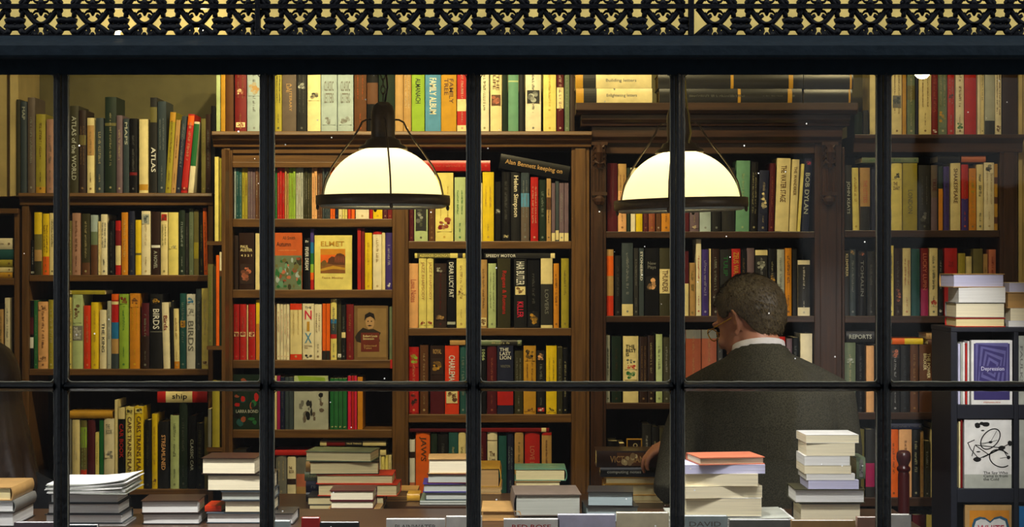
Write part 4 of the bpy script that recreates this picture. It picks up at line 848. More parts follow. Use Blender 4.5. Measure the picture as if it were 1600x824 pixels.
stack(.95,tz+.0655,'rounded pile right of third mullion','pile just right of the third mullion',[(742,783,790,'er','tan'),(742,782,777,'er','cream'),(742,784,762,'er','tan'),(742,781,732,'er','gold')],'tan')
lying(636,656,797,808,.8,'gold','x','small gold book lying beside the pile at the third mullion',None,z0=tz+.066,depth=.08)
stack(.98,tz+.0655,'pair of books under the red book','pair behind the thick curved book',[(806,876,770,'f','dark brown'),(805,876,752,'f','tan'),(804,884,733,'er','sea green',{'depth':.14})],'cream')
stack(.62,ct,'thick curved book pile','front pile in the centre pane',[(820,896,808,'f','grey green',{'Y':.44})],'pale grey')
lying(752,812,790,806,.42,'tan','x','tan book lying face down left of the thick curved book',None,z0=ct,kind='er',pagecol='tan')
lying(802,906,768,802,.42,'taupe','x','thick taupe book with rounded spine lying in the centre pane',None,z0=ct+.0125,kind='el',depth=.19,pagecol='pale grey',yaw=.04)
stack(.4,ct,'dark pair beside the mullion','dark grey pair right of centre',[(914,996,792,'f','charcoal',{'yaw':.05}),(920,992,769,'f','charcoal',{'yaw':-.06})],'pale blue')
stack(1.27,tz+.0005,'pile under the man\'s hand','pile under the hand',[(944,1046,790,'f','tan'),(940,1044,775,'f','tan'),(944,1040,757,'f','gold'),(946,1032,746,'f','gold'),(938,1044,731,'s','black',{'op':'T=computing notes,pale grey,.1,.6,.2'}),(932,1038,705,'s','dark brown',{'op':'T=VICTORIAN,tan,.2,.7,.2;p=.3,.7,brown,cream','lab':'thick illustrated brown book, spine forward, topmost under the hand'})],'cream')
# front right
mg=sheets(1050,1238,.3,ct,10,'untidy pile of magazines under the book stack right of centre',.002,4,.2,'magazines')
zm=ct+.024+.002
stack(.31,zm,'stack on the magazines','stack on the magazines',[(1072,1190,779,'f','white',{'pg':'pale cream'}),(1066,1188,760,'f','pale cream',{'yaw':.1,'pg':'pale cream'}),(1064,1186,741,'f','pale cream',{'yaw':-.04,'pg':'pale cream'}),(1068,1194,727,'f','lilac',{'yaw':.05,'pg':'lilac'}),(1085,1190,715,'f','salmon',{'yaw':.16,'pg':'pale cream','lab':'thin red-edged paperback topmost on the magazine stack'})])
stack(.34,ct,'tall white stack at the right','tall white stack',[(1250,1346,787,'f','charcoal',{'pg':'pale cream'}),(1242,1352,765,'f','dark olive',{'pg':'white'}),(1263,1342,751,'f','lilac',{'pg':'lilac'}),(1260,1336,741,'f','white'),(1257,1330,728,'f','pale cream',{'pg':'pale cream'}),(1257,1328,713,'f','white'),(1260,1336,693,'f','pale cream',{'pg':'pale cream'}),(1258,1341,680,'f','white',{'pg':'pale cream','yaw':.03})])
lying(1338,1352,716,750,.36,'grey green','p=.3,.7,grey,charcoal;x','small grey green book end jutting from the tall white stack','tall white stack at the right',z0=wz(751,.34)+.0006,depth=.1)
# a row leaning face out against the counter, just inside the glass
FY=.1
def art_plain(s,c): 
    def f(a,t,w,h): TX(t,w,h,.15,.85,.06,.115,s,c)
    return f
fr_=[(20,82,818,'mauve','mauve'),(84,150,822,'slate','slate'),(428,452,816,'pale blue','pale blue'),(470,498,811,'red','red-topped'),(499,560,818,'charcoal','charcoal'),(603,695,813,'white','small-lettered white'),(697,753,809,'white','white narrow'),(787,874,813,'white','white red-edged'),(872,962,806,'lilac','lilac'),(964,1046,803,'pale cream','pale cream'),(1067,1138,808,'pale blue','pale blue'),(1141,1236,814,'grey','grey photo'),(1238,1338,815,'tan','tan'),(1341,1376,810,'dusty pink','dusty pink'),(1388,1425,806,'white','white')]
neigh=['under the far-left stack','under the papers','right of second mullion','below the middle pile','below the tall middle pile','left of third mullion','at third mullion','below the thick curved book','in the centre pane','left of fourth mullion','right of fourth mullion','under the magazines','under the tall white stack','left of last mullion','right of last mullion']
letters={5:('PLAINWATER','grey'),7:('RED ROSE','red'),10:('DAVID','grey')}
for i,(a,b_,t,col,ad) in enumerate(fr_):
    zt=wz(t,FY); h=zt-.8605
    faceout(a,b_,t,t+h/s_(FY),FY,col,'%s book standing at the glass, only its top visible, %s'%(ad,neigh[i]),'books standing against the glass',art_plain(*letters[i]) if i in letters else None,pagecol='white',z0=.8602,lean=.0,thick=.022)

# ================================================================ display rack at right
RY=1.2
rk=tag(empty('display_rack',(wx(1560,RY),RY+.15,0)),'navy display rack at the right edge holding books face out','rack')
off=tuple(-v for v in rk.location)
def rp(n,b,m=NAVY):
    o=b.build(n,m,rk,bevel=.0015); o.location=off
rp('top_board',MB().box(wx(1486,RY),wx(1790,RY),RY,RY+.26,wz(519,RY),wz(512,RY)))
for a,c in ((1486,1496),(1585,1592),(1682,1689)): rp('upright',MB().box(wx(a,RY),wx(c,RY),RY+.002,RY+.25,0,wz(519,RY)-.0005))
for z in (633,764,895): rp('shelf',MB().box(wx(1496,RY)+.0005,wx(1585,RY)-.0005,RY+.004,RY+.24,wz(z+22,RY),wz(z,RY)).box(wx(1592,RY)+.0005,wx(1682,RY)-.0005,RY+.004,RY+.24,wz(z+22,RY),wz(z,RY)))
rp('back_board',MB().box(wx(1486,RY)+.002,wx(1689,RY)-.002,RY+.251,RY+.26,0,wz(519,RY)-.0005))
def art_maze(a,t,w,h):
    RC(a,w,h,.06,.94,.05,.93,(56,48,110)); 
    for k in range(8):
        s=.4-.045*k; ang=.06*k; cx_,cv=.5,.42; col=(56,48,110) if k%2 else (96,92,150)
        P_=[]
        for u,v in ((-1,-1),(1,-1),(1,1),(-1,1)):
            P_.append((cx_+s*(u*math.cos(ang)-v*math.sin(ang)),cv+s*.95*(u*math.sin(ang)+v*math.cos(ang))))
        PLY(a,w,h,P_,col,-.0005-.00008*k)
    RC(a,w,h,.2,.84,.4,.5,(66,58,120),-.0013); TX(t,w,h,.24,.8,.41,.49,'Depression','lilac',-.002); TX(t,w,h,.3,.7,.955,.975,'PENGUIN','salmon',-.002)
def art_bike(a,t,w,h):
    RC(a,w,h,0,1,.8,1,'pale grey'); m='black'
    U=lambda X,Y:((X-615)/335,(Y-70)/485)
    def ring(X,Y,A,B,deg,th,a0=0,a1=360):
        n=26; o=[];i_=[]; c_,s_1=math.cos(math.radians(deg)),math.sin(math.radians(deg))
        for k in range(n+1):
            q=math.radians(a0+(a1-a0)*k/n)
            for L,g in ((o,0),(i_,th)):
                x=(A-g)*math.cos(q); y=(B-g)*math.sin(q); L.append(U(X+x*c_-y*s_1,Y+x*s_1+y*c_))
        for k in range(n): PLY(a,w,h,[o[k],o[k+1],i_[k+1],i_[k]],m,-.0006)
    def ln(p,q,th=6):
        dx,dy=q[0]-p[0],q[1]-p[1]; L=math.hypot(dx,dy); nx,ny=-dy/L*th/2,dx/L*th/2
        PLY(a,w,h,[U(p[0]+nx,p[1]+ny),U(q[0]+nx,q[1]+ny),U(q[0]-nx,q[1]-ny),U(p[0]-nx,p[1]-ny)],m,-.0007)
    def blob(X,Y,A,B,sd=1): PLY(a,w,h,[U(X+A*math.cos(q*PI/5)*(1+.15*math.sin(q*5+sd)),Y+B*math.sin(q*PI/5)) for q in range(10)],m,-.0008)
    ring(800,208,88,58,-48,8); ring(868,345,82,62,25,8,20,300)
    for q in ((690,250,860,268),(690,250,790,320),(745,338,880,272),(722,345,860,282),(880,270,940,238),(880,270,925,340),(640,235,688,214),(638,232,660,280),(660,280,715,345),(688,255,668,330)): ln(q[:2],q[2:],9 if q[0] in (745,) else 6)
    for q in ((735,246,800,232),(800,228,722,240),(800,230,845,150),(800,230,850,215),(868,345,925,335)): ln(q[:2],q[2:],3)
    blob(880,270,24,16); blob(706,352,26,18,2); blob(938,238,16,20,3); blob(800,230,13,9); blob(928,338,12,14); blob(708,112,22,20,4); blob(768,104,30,16,5); blob(738,98,16,12); blob(745,148,12,5); blob(714,298,14,5)
    TX(t,w,h,.4,.92,.755,.89,'The Spy Who\nCame in from\nthe Cold','charcoal')
def art_white(a,t,w,h):
    RC(a,w,h,0,1,0,1,'tan'); RC(a,w,h,.1,.95,.08,1,'ochre',-.0004)
    pts=[(.2,.32),(.24,.24),(.34,.21),(.44,.22),(.54,.27),(.62,.22),(.74,.2),(.86,.24),(.9,.34),(.88,.5),(.7,.7),(.54,.8),(.36,.7),(.2,.5)]
    PLY(a,w,h,[( .54+(u-.54)*1.14,.46+(v-.46)*1.14) for u,v in pts],(40,90,120),-.0005); PLY(a,w,h,pts,'white',-.0006)
    TX(t,w,h,.27,.84,.3,.42,'WHITE',(200,60,90)); TX(t,w,h,.3,.8,.48,.6,'TEETH',(200,60,90))
fo='books face out in the navy rack'
faceout(1519,1583,532,632.5,RY,'white','white book with dark purple square spiral, face out in the navy rack',fo,art_maze,pagecol='white',z0=wz(633,RY))
faceout(1508,1582,656,763.5,RY,'white','white paperback with black bicycle drawing, face out in the navy rack',fo,art_bike,pagecol='cream',z0=wz(764,RY))
faceout(1509,1582,790,894.5,RY,'tan','tan book with white heart shape and pink lettering, face out',fo,art_white,z0=wz(895,RY))
faceout(1593,1660,525,632.5,RY,'pale grey','pale grey book at the right edge, face out, top cell of rack',fo,lambda a,t,w,h:put_text(t,'FAULKS',-w/2+.004,-w/2+.012,h*.3,h*.85,-.001,mat('grey',.5,'ink'),down=True),z0=wz(633,RY))
faceout(1594,1662,656,763.5,RY,'slate','slate book at the right edge, face out, below the pale grey one',fo,lambda a,t,w,h:RC(a,w,h,0,.12,0,1,'pale grey'),z0=wz(764,RY))
faceout(1594,1660,792,894.5,RY,'blue','blue book at the lower right corner, face out in the rack',fo,z0=wz(895,RY))
row('top cell of navy rack','slim spines in the navy rack',633,[(1499,1502.5,538,'lilac','x'),(1503,1506,537,'pale grey','x'),(1506.5,1510,536,'white','x'),(1510.5,1513,537,'red','x'),(1513.5,1516.5,534,'white','x')],Y=RY-.006,depth=.1,pagecol='white')
row('middle cell of navy rack','slim spines in the navy rack',764,[(1500,1502.5,660,'cream','x'),(1503,1506,658,'dark red','x')],Y=RY-.006,depth=.1)
rt=wz(512,RY)+.0004
stack(RY+.02,rt,'stack on top of the navy rack','stack on the navy rack',[(1493,1571,497,'f','red',{'pg':'cream'}),(1493,1571,473,'f','grey',{'pg':'pale cream'}),(1498,1571,449.5,'f','white',{'pg':'white'}),(1486,1568,428,'f','tan',{'pg':'lilac','yaw':.08})])
stack(RY+.03,rt,'second stack on the navy rack','right-edge stack on the rack',[(1576,1660,502,'f','lilac'),(1579,1660,482,'f','white',{'pg':'pale cream'}),(1574,1658,457,'f','tan',{'pg':'tan'}),(1577,1660,442,'f','pale cream',{'pg':'lilac'})])
# newel post
npx,npy=1412,1.5; R_=s_(npy)
b=tag(empty('newel_post',(wx(npx,npy),npy,0)),'dark red-brown turned newel post with a round knob','post')
RED=wood_mat('red_mahogany',(48,12,14),(74,20,20),.3,(10,10,1))
z_=lambda p:wz(p,npy)
MB().lathe([(.0,0),(.03,0),(.03,.1),(9.5*R_,.14),(9*R_,z_(742)),(8*R_,z_(738))],(0,0,0),20).build('shaft',RED,b,smooth=True)
MB().lathe([(8*R_,z_(738)),(10.5*R_,z_(735)),(10.5*R_,z_(731)),(7.5*R_,z_(728)),(8.5*R_,z_(725)),(11*R_,z_(719)),(11.5*R_,z_(714)),(10.5*R_,z_(708)),(8*R_,z_(705)),(4*R_,z_(704)),(.0001,z_(703.5))],(0,0,0),20).build('knob',RED,b,smooth=True)
# framed card behind the hand, red ribbon tag
Yf_=1.55
fc=tag(empty('framed_card',(wx(991,Yf_),Yf_,tz+.0)),'small framed card with a circle behind the pile under the hand','frame')
fc.location=(wx(991,1.46),1.46,tz)
k=s_(1.46); fh=wz(686,1.46)-tz; fw=12*k
MB().box(-fw,-fw+.003,-.006,.006,0,fh).box(fw-.003,fw,-.006,.006,0,fh).box(-fw+.003,fw-.003,-.006,.006,fh-.003,fh).box(-fw+.003,fw-.003,-.006,.006,0,.003).build('frame',mat('gold',.4),fc)
cb2=MB().box(-fw+.003,fw-.003,-.002,.004,.003,fh-.003).build('card',mat('dark brown',.5),fc)
MB().lathe([(.0045,0),(.0065,0),(.0065,.001),(.0045,.001)],(0,0,0),16).build('circle',mat('cream',.5),fc,Matrix.Translation((.003,-.0025,fh-.02))@Matrix.Rotation(PI/2,4,'X'))
tg=MB(); X=wx(611,YF-.004); tg.prism([(X-.003,YF-.003),(X+.004,YF-.003),(X+.004,YF-.0015),(X-.003,YF-.0015)],wz(576,YF),wz(562,YF),'z')
tag(tg.build('ribbon',mat('red',.5)),'short red ribbon tag hanging over the third shelf edge','ribbon')

# ================================================================ pendant lamps
shade,snt,sb=nodes('opal_glass'); snt.nodes.remove(sb); so=snt.nodes['Material Output']
t1=snt.nodes.new('ShaderNodeBsdfTranslucent'); t1.inputs[0].default_value=(1,.95,.76,1)
e1=snt.nodes.new('ShaderNodeEmission'); e1.inputs[0].default_value=(1,.80,.28,1); e1.inputs[1].default_value=.42
g1=snt.nodes.new('ShaderNodeBsdfGlossy'); g1.inputs['Roughness'].default_value=.1
a1=snt.nodes.new('ShaderNodeAddShader'); a2=snt.nodes.new('ShaderNodeMixShader'); a2.inputs[0].default_value=.05
snt.links.new(t1.outputs[0],a1.inputs[0]); snt.links.new(e1.outputs[0],a1.inputs[1]); snt.links.new(a1.outputs[0],a2.inputs[1]); snt.links.new(g1.outputs[0],a2.inputs[2]); snt.links.new(a2.outputs[0],so.inputs[0])
bulbm,bnt,bb_=nodes('bulb'); bb_.inputs['Emission Color'].default_value=(1,.85,.55,1); bb_.inputs['Emission Strength'].default_value=12
def lamp(cx,ringpy,Y,label,tilt=0,rot=0,R=.186,cable=False):
    k=s_(Y); r=tag(empty('pendant_lamp',(wx(cx,Y),Y,wz(ringpy,Y)),(0,tilt,0)),label,'lamp','pendant lamps'); r.rotation_euler=(0,tilt,0)
    rg=.164
    MB().lathe([(rg*math.cos(a),rg*.93*math.sin(a)) for a in [PI/2*i/20 for i in range(19)]],(0,0,.0),48).build('glass_shade',shade,r,smooth=True)
    MB().lathe([(R-.01,-.012),(R,-.012),(R+.001,0),(R,.015),(R-.01,.015),(R-.024,.004),(R-.024,.0),(R-.01,-.012)],(0,0,0),48).build('rim',BRONZE,r,smooth=True)
    MB().lathe([(rg+.004,-.004),(rg+.012,-.016),(rg+.004,-.019),(rg-.003,-.012)],(0,0,0),48).build('rim_lip',mat('pale grey',.4),r,smooth=True)
    h0=rg*.93*.97
    MB().lathe([(.068,h0-.004),(.066,h0+.004),(.052,h0+.01),(.046,h0+.022),(.036,h0+.026),(.033,h0+.03)],(0,0,0),32).build('collar',BRONZE,r,smooth=True)
    MB().lathe([(.033,h0+.028),(.034,h0+.075),(.033,h0+.1),(.027,h0+.117),(.016,h0+.127),(.0001,h0+.129)],(0,0,0),32).build('socket_housing',BRONZE,r,smooth=True)
    for q in range(4):
        a=rot+q*PI/2; c_,s=math.cos(a),math.sin(a)
        pts=[(.03,h0+.079),(.045,h0+.079),(.058,h0+.072),(.066,h0+.055),(.085,h0+.025),(.112,h0-.01),(.14,h0-.05),(.16,h0-.09),(.168,h0-.125),(.169,.012)]
        o=MB().tube([(p*c_,p*s,z) for p,z in pts],.0026,8).build('cage_rod',BRONZE,r,smooth=True)
        MB().ball(((R-.004)*c_,(R-.004)*s,-.018),(.005,.005,.008),8).build('knob',BRONZE,o,smooth=True)
    lh=h0+.128
    b=MB(); 
    for j in range(26):      # chain
        z=lh+.014+j*.02; pts=[]
        for q in range(11):
            a=2*PI*q/10; u,v=.006*math.cos(a),.0135*math.sin(a)
            pts.append((u,0,z+v) if j%2 else (0,u,z+v))
        b.tube(pts,.0016,5)
    b.build('chain',BRONZE,r,smooth=True)
    zc_=3.0-r.location.z-.022
    MB().tube([(.004,0,h0+.12),(.012,.004,h0+.17),(.006,0,h0+.24),(.008,0,h0+.5),(0,0,zc_)] if not cable else [(.022,-.04,h0+.02),(.03,-.03,h0+.05),(.026,-.02,h0+.09),(.021,-.01,h0+.15),(.018,0,h0+.3),(0,0,zc_)],.0028,8).build('cable',mat((150,140,70) if cable else 'dark brown',.3),r,smooth=True)
    MB().lathe([(.0001,-.0),(.05,-.0),(.05,.01),(.02,.021),(.0001,.021)],(0,0,zc_),20).build('ceiling_rose',BRONZE,r)
    MB().ball((0,0,.075),.03,16).build('bulb',bulbm,r,smooth=True)
    L=bpy.data.lights.new('bulb_light','POINT'); L.energy=5.2; L.color=(1,.84,.47); L.shadow_soft_size=.034
    lo=bpy.data.objects.new('bulb_light',L); C.objects.link(lo); lo.parent=r; lo.location=(0,0,.078)
    return r
lamp(598.5,314.5,1.0,'left-hand glowing domed pendant lamp with bronze cage, fully in view',0,math.radians(-79))
lamp(1064,320,1.0,'right-hand glowing domed pendant lamp, crossed by a mullion bar',math.radians(-1.6),math.radians(-106),cable=True)

# ================================================================ shop lighting
def spot_fixture(x,y,tx,ty,tz_,e,size=95,z=2.93,col=(1,.83,.42),label='',blend=.6,r=.03):
    root=tag(empty('ceiling_spotlight',(x,y,3.0)),label,'spotlight','ceiling spotlights')
    d=(Vector((tx,ty,tz_))-Vector((x,y,z-.0))).normalized(); q=d.to_track_quat('-Z','Y')
    MB().lathe([(.0001,0),(.03,0),(.03,-.012),(.0001,-.012)],(0,0,0),16).build('base',mat('charcoal',.4),root)
    MB().tube([(0,0,-.012),(0,0,z-3.0)],.006,8).build('stem',mat('charcoal',.4),root)
    M=Matrix.Translation((0,0,z-3.0))@q.to_matrix().to_4x4()
    MB().lathe([(.0001,.05),(.025,.05),(.032,.0),(.036,-.05),(.033,-.05),(.029,.0),(.0001,.02)],(0,0,0),20).build('lamp_head',mat('charcoal',.4),root,M,smooth=True)
    MB().lathe([(.0001,-.02),(.028,-.02)],(0,0,0),16).build('lens',bulbm,root,M)
    L=bpy.data.lights.new('spot','SPOT'); L.energy=e; L.color=col; L.spot_size=math.radians(size); L.spot_blend=blend; L.shadow_soft_size=r
    o=bpy.data.objects.new('spot',L); C.objects.link(o); o.parent=root; o.location=M@Vector((0,0,-.053)); o.rotation_euler=q.to_euler()
SP=[(-1.15,1.0,-1.15,YF,1.5,34,'leftmost ceiling spotlight over the left bookcase'),(-.55,.95,-.5,YF,1.9,60,'ceiling spotlight over the left bay'),(-.1,.95,-.1,YF,1.85,52,'ceiling spotlight over the right bay'),(.55,1.0,.6,YF,1.7,12,'ceiling spotlight over the carved bookcase'),(1.25,.95,1.3,YF,1.9,24,'rightmost ceiling spotlight over the right bookcase')]
for x,y,tx,ty,tz_,e,l in SP: spot_fixture(x,y,tx,ty,tz_,e,label=l)
# window display spotlight seen at the top of the last pane, light strip behind the grille
def display_light(px,e,label):
    x=wx(px,.3); z=wz(112,.3)
    root=tag(empty('display_spotlight',(x,.3,z+.05)),label,'spotlight','window display spotlights')
    MB().lathe([(.0001,.0),(.02,0),(.03,-.04),(.033,-.05),(.028,-.05),(.022,-.035),(.0001,-.03)],(0,0,0),20).build('lamp_head',mat('charcoal',.4),root,smooth=True)
    MB().tube([(0,0,0),(0,0,.25),(0,-.1,.4)],.006,8).build('stem',mat('charcoal',.4),root,smooth=True)
    MB().ball((0,0,-.046),.022,12).build('bulb',bulbm,root,smooth=True)
    L=bpy.data.lights.new('d','POINT'); L.energy=e; L.color=(1,.8,.5); L.shadow_soft_size=.022
    o=bpy.data.objects.new('d',L); C.objects.link(o); o.parent=root; o.location=(0,0,-.075)
display_light(1441,1.2,'small bright display spotlight at the top of the last pane')
def fill_spot(px,e,label,rot=14):  # unseen spot with housing, added to brighten the display stacks and rack
    root=tag(empty('window_fill_light',(wx(px,.045),.045,2.125)),label,'spotlight','added fill lights above the window glass')
    MB().lathe([(.0001,.0),(.02,.0),(.027,-.02),(.027,-.034),(.023,-.034),(.02,-.02),(.0001,-.012)],(0,0,0),20).build('lamp_head',mat('charcoal',.4),root,smooth=True)
    MB().box(-.008,.008,-.03,.005,-.012,-.004).build('bracket',mat('charcoal',.4),root)
    L=bpy.data.lights.new('w','SPOT'); L.energy=e; L.color=(1,.97,.92); L.spot_size=math.radians(80 if rot==14 else 44); L.spot_blend=.7; L.shadow_soft_size=.02
    o=bpy.data.objects.new('w',L); C.objects.link(o); o.parent=root; o.location=(0,0,-.036); o.rotation_euler=(math.radians(rot),0,0)
for px,e,l in ((10,30,'added fill light at the far left, above the glass'),(150,36,'added fill light above the paper stack'),(360,38,'added fill light above the tall stack at second mullion'),(640,30,'added fill light between second and third mullions'),(900,30,'added fill light above the centre pane'),(1125,26,'added fill light above the magazine stack'),(1300,26,'added fill light above the tall white stack'),(1530,90,'added fill light at the far right, above the glass')):
    fill_spot(px,e,l,57 if px==1530 else 14)
for px,e in ((185,.08),(318,.2)):
    x=wx(px,.06); r=tag(empty('transom_bulb',(x,.05,wz(52,.05))),'small bulb glowing behind the left grille, %s'%('left' if px<200 else 'right')+' of the two','bulb','bulbs behind the grille')
    MB().ball((0,0,.01),.01,12).lathe([(.006,-.02),(.006,.004)],(0,0,0),10).build('glass',bulbm,r,smooth=True)
    L=bpy.data.lights.new('t','POINT'); L.energy=e; L.color=(1,.82,.5); L.shadow_soft_size=.01
    o=bpy.data.objects.new('t',L); C.objects.link(o); o.parent=r; o.location=(0,-.0,.035)
L=bpy.data.lights.new('transom_tube','AREA'); L.shape='RECTANGLE'; L.size=3.4; L.size_y=.03; L.energy=.9; L.color=(1,.84,.5)
o=bpy.data.objects.new('transom_tube_light',L); C.objects.link(o); o.location=(0,.03,wz(-70,0)); o.rotation_euler=(math.radians(25),0,0)
# opposite side of the street (reflected in the glass)
bo=tag(empty('building',(0,-11,0)),'dark brick building with pale stone piers across the street, mirrored in the glass','building')
BR=paint_mat('soot_brick',(38,34,32),.9,.3,6); ST=paint_mat('pale_stone',(92,92,92),.8,.3,4)
MB().box(-14,14,-1.5,-.2,0,9).build('facade',BR,bo)
for a,c in ((2.35,3.3),(3.45,6.5)): MB().box(a,c,-.2,0,2.35 if a>3.4 else 0,9).build('stone_pier',ST,bo)
MB().box(-14,14,-.3,.1,9,9.2).build('coping',ST,bo)
# ================================================================ people
def remesh(o,vox,sm=6,mat_=None):
    m=o.modifiers.new('remesh','REMESH'); m.mode='VOXEL'; m.voxel_size=vox; m.use_smooth_shade=True
    s=o.modifiers.new('smooth','SMOOTH'); s.factor=.5; s.iterations=sm
    return o
SKIN,knt,kb=nodes('skin'); kb.inputs['Base Color'].default_value=lin((172,116,86)); kb.inputs['Roughness'].default_value=.5
kb.inputs['Subsurface Weight'].default_value=.15; kb.inputs['Subsurface Radius'].default_value=(.01,.004,.002); kb.inputs['Subsurface Scale'].default_value=.3
def cloth(name,c1,c2,scale=300):
    m,nt,b=nodes(name); tc=nt.nodes.new('ShaderNodeTexCoord'); n=nt.nodes.new('ShaderNodeTexNoise'); n.inputs['Scale'].default_value=scale; n.inputs['Detail'].default_value=3
    cr=nt.nodes.new('ShaderNodeValToRGB'); cr.color_ramp.elements[0].color=lin(c1); cr.color_ramp.elements[1].color=lin(c2); cr.color_ramp.elements[0].position=.35; cr.color_ramp.elements[1].position=.65
    bp=nt.nodes.new('ShaderNodeBump'); bp.inputs['Strength'].default_value=.3; bp.inputs['Distance'].default_value=.001
    nt.links.new(tc.outputs['Object'],n.inputs['Vector']); nt.links.new(n.outputs['Fac'],cr.inputs[0]); nt.links.new(cr.outputs[0],b.inputs['Base Color']); nt.links.new(n.outputs['Fac'],bp.inputs['Height']); nt.links.new(bp.outputs[0],b.inputs['Normal'])
    b.inputs['Roughness'].default_value=.95; b.inputs['Specular IOR Level'].default_value=.1; return m
WOOL=cloth('grey_wool',(44,42,33),(66,63,50)); BLACKC=cloth('black_coat',(16,16,17),(26,26,28)); TROU=cloth('trousers',(30,30,32),(44,44,46))
def ring_loft(b,rings,n=28,power=2.3):
    """rings: (cx,cy,cz,rx,ry) superellipse cross sections, bottom up"""
    vs=[];fs=[]
    for cx,cy,cz,rx,ry in rings:
        for k in range(n):
            a=2*PI*k/n; c,s=math.cos(a),math.sin(a)
            vs.append((cx+rx*math.copysign(abs(c)**(2/power),c),cy+ry*math.copysign(abs(s)**(2/power),s),cz))
    for i in range(len(rings)-1):
        for k in range(n): fs.append((i*n+k,i*n+(k+1)%n,(i+1)*n+(k+1)%n,(i+1)*n+k))
    L=(len(rings)-1)*n; fs+=[tuple(range(n-1,-1,-1)),tuple(range(L,L+n))]
    b.add(vs,fs); return b
def head_shapes(b,M):
    """a head in its own frame: +Y face, +Z crown; origin at the centre of the skull"""
    def ell(c,r,n=20):
        t=MB().ball(c,r,n); b.add([M@Vector(v) for v in t.v],t.f)
    def tb(p,r,n=12):
        t=MB().tube(p,r,n); b.add([M@Vector(v) for v in t.v],t.f)
    ell((0,-.008,.02),(.076,.097,.086)); ell((0,.03,-.028),(.064,.07,.088)); ell((0,.048,-.085),(.036,.04,.028)); ell((0,.06,-.03),(.05,.04,.06))
    tb([(0,.094,.012),(0,.108,-.012),(0,.117,-.03),(0,.1,-.037)],[.008,.011,.013,.008])           # nose
    for s in (-1,1):
        ell((s*.012,.104,-.034),(.008,.009,.007),10); ell((s*.035,.078,-.028),(.022,.02,.02),12)     # nostrils, cheeks
        ell((s*.03,.084,.024),(.024,.012,.008),12)                                                   # brow
        # ear: rim, lobe, bowl
        t=[(s*.073,.006,-.034),(s*.077,-.004,-.026),(s*.084,-.016,-.006),(s*.087,-.02,.014),(s*.084,-.014,.028),(s*.077,-.002,.03),(s*.073,.006,.016)]
        tb(t,[.0045,.0045,.0045,.005,.005,.0045,.0035],8); ell((s*.077,.004,-.03),(.006,.008,.009),10); ell((s*.076,-.008,.0),(.004,.011,.027),12)
    ell((0,.098,-.056),(.022,.01,.006),10); ell((0,.096,-.065),(.018,.01,.006),10)                  # lips
HAIRM=wood_mat('grey_brown_hair',(40,33,23),(88,76,54),.6,(70,70,16))
def hair_shell(b,M,mask,off=.008,seed=1,n=56,amp=.003,top=.0):
    rd=random.Random(seed); vs={};V=[];F=[]
    def srf(u,v):
        a=-PI/2+PI*v/(n//2); q=2*PI*u/n; d=Vector((math.cos(a)*math.cos(q),math.cos(a)*math.sin(q),math.sin(a)))
        p=Vector((d.x*(.076+off),-.008+d.y*(.097+off),.02+d.z*(.086+off+top*max(d.z,0))))
        if d.z<0: p.z=.02+d.z*.105; p.x*=1-.12*abs(d.z); p.y=p.y*(1-.05*abs(d.z))-.0
        return d,p+d*(noise.noise(d*9+Vector((seed,0,0)))*amp+noise.noise(Vector((d.x*40,d.y*40,d.z*8)))*amp*.5)
    for v in range(n//2):
        for u in range(n):
            ds=[srf(u,v),srf(u+1,v),srf(u+1,v+1),srf(u,v+1)]
            if mask((ds[0][0]+ds[2][0]).normalized()):
                o=len(V); outer=[p for d,p in ds]; V+= [M@p for p in outer]+[M@(p-d*(off+.006)) for d,p in ds]
                F+= [(o,o+1,o+2,o+3),(o+7,o+6,o+5,o+4),(o,o+4,o+5,o+1),(o+1,o+5,o+6,o+2),(o+2,o+6,o+7,o+3),(o+3,o+7,o+4,o)]
    b.add(V,F); return srf
def hand(b,M,curl=.5,side=1):
    """palm along +Z' (wrist at origin), fingers curl towards -Y', thumb at side*X'"""
    def T(p,r,n=8):
        t=MB().tube(p,r,n); b.add([M@Vector(v) for v in t.v],t.f)
    def E(c,r):
        t=MB().ball(c,r,14); b.add([M@Vector(v) for v in t.v],t.f)
    E((0,0,.045),(.039,.015,.05)); E((0,0,.01),(.028,.018,.03)); E((side*.026,-.008,.03),(.016,.014,.028))
    for k,(x,L) in enumerate(((.029,.072),(.0095,.08),(-.0095,.076),(-.028,.06))):
        x*=side; z=.083-(.004 if k in (0,3) else 0)-(.006 if k==3 else 0); p=[Vector((x,0,z-.02)),Vector((x,0,z))]; a=0
        for s,f in ((.45,.55),(.3,.8),(.25,.6)):
            a+=f*curl*1.6; q=p[-1]+Vector((x*.06,-math.sin(a)*L*s,math.cos(a)*L*s)); p.append(q)
        T(p,[.0095,.0092,.0085,.0078,.0062])
    T([(side*.02,-.004,.018),(side*.042,-.012,.04),(side*.052,-.022,.062),(side*.052,-.032,.082)],[.012,.011,.0095,.007])
# ---------------------------------------------------------------- the man in the grey jacket
YM=1.1; mx=wx(1196,YM); px=lambda p,Y=YM:wx(p,Y); pz=lambda p,Y=YM:wz(p,Y)
man=tag(empty('person',(mx,YM,0)),'man seen from behind in a grey wool jacket and glasses, head bowed to the left','person')
off=(-mx,-YM,0)
hc=Vector((px(1176),YM+.045,pz(500)))
MH=Matrix.Translation(hc)@Matrix.Rotation(math.radians(46),4,'Z')@Matrix.Rotation(math.radians(-24),4,'X')@Matrix.Rotation(math.radians(-4),4,'Y')@Matrix.Scale(1.08,4)
nb=Vector((px(1196),YM+.0,pz(566)))
b=MB(); head_shapes(b,MH)
b.tube([nb+Vector((0,0,-.12)),nb,(hc+nb)/2+Vector((0,-.004,0)),hc+Vector((.0,.0,-.02))],[.075,.064,.06,.06],16)
hw_=Vector((px(1058,1.16),1.16,pz(688,1.16)))       # wrist
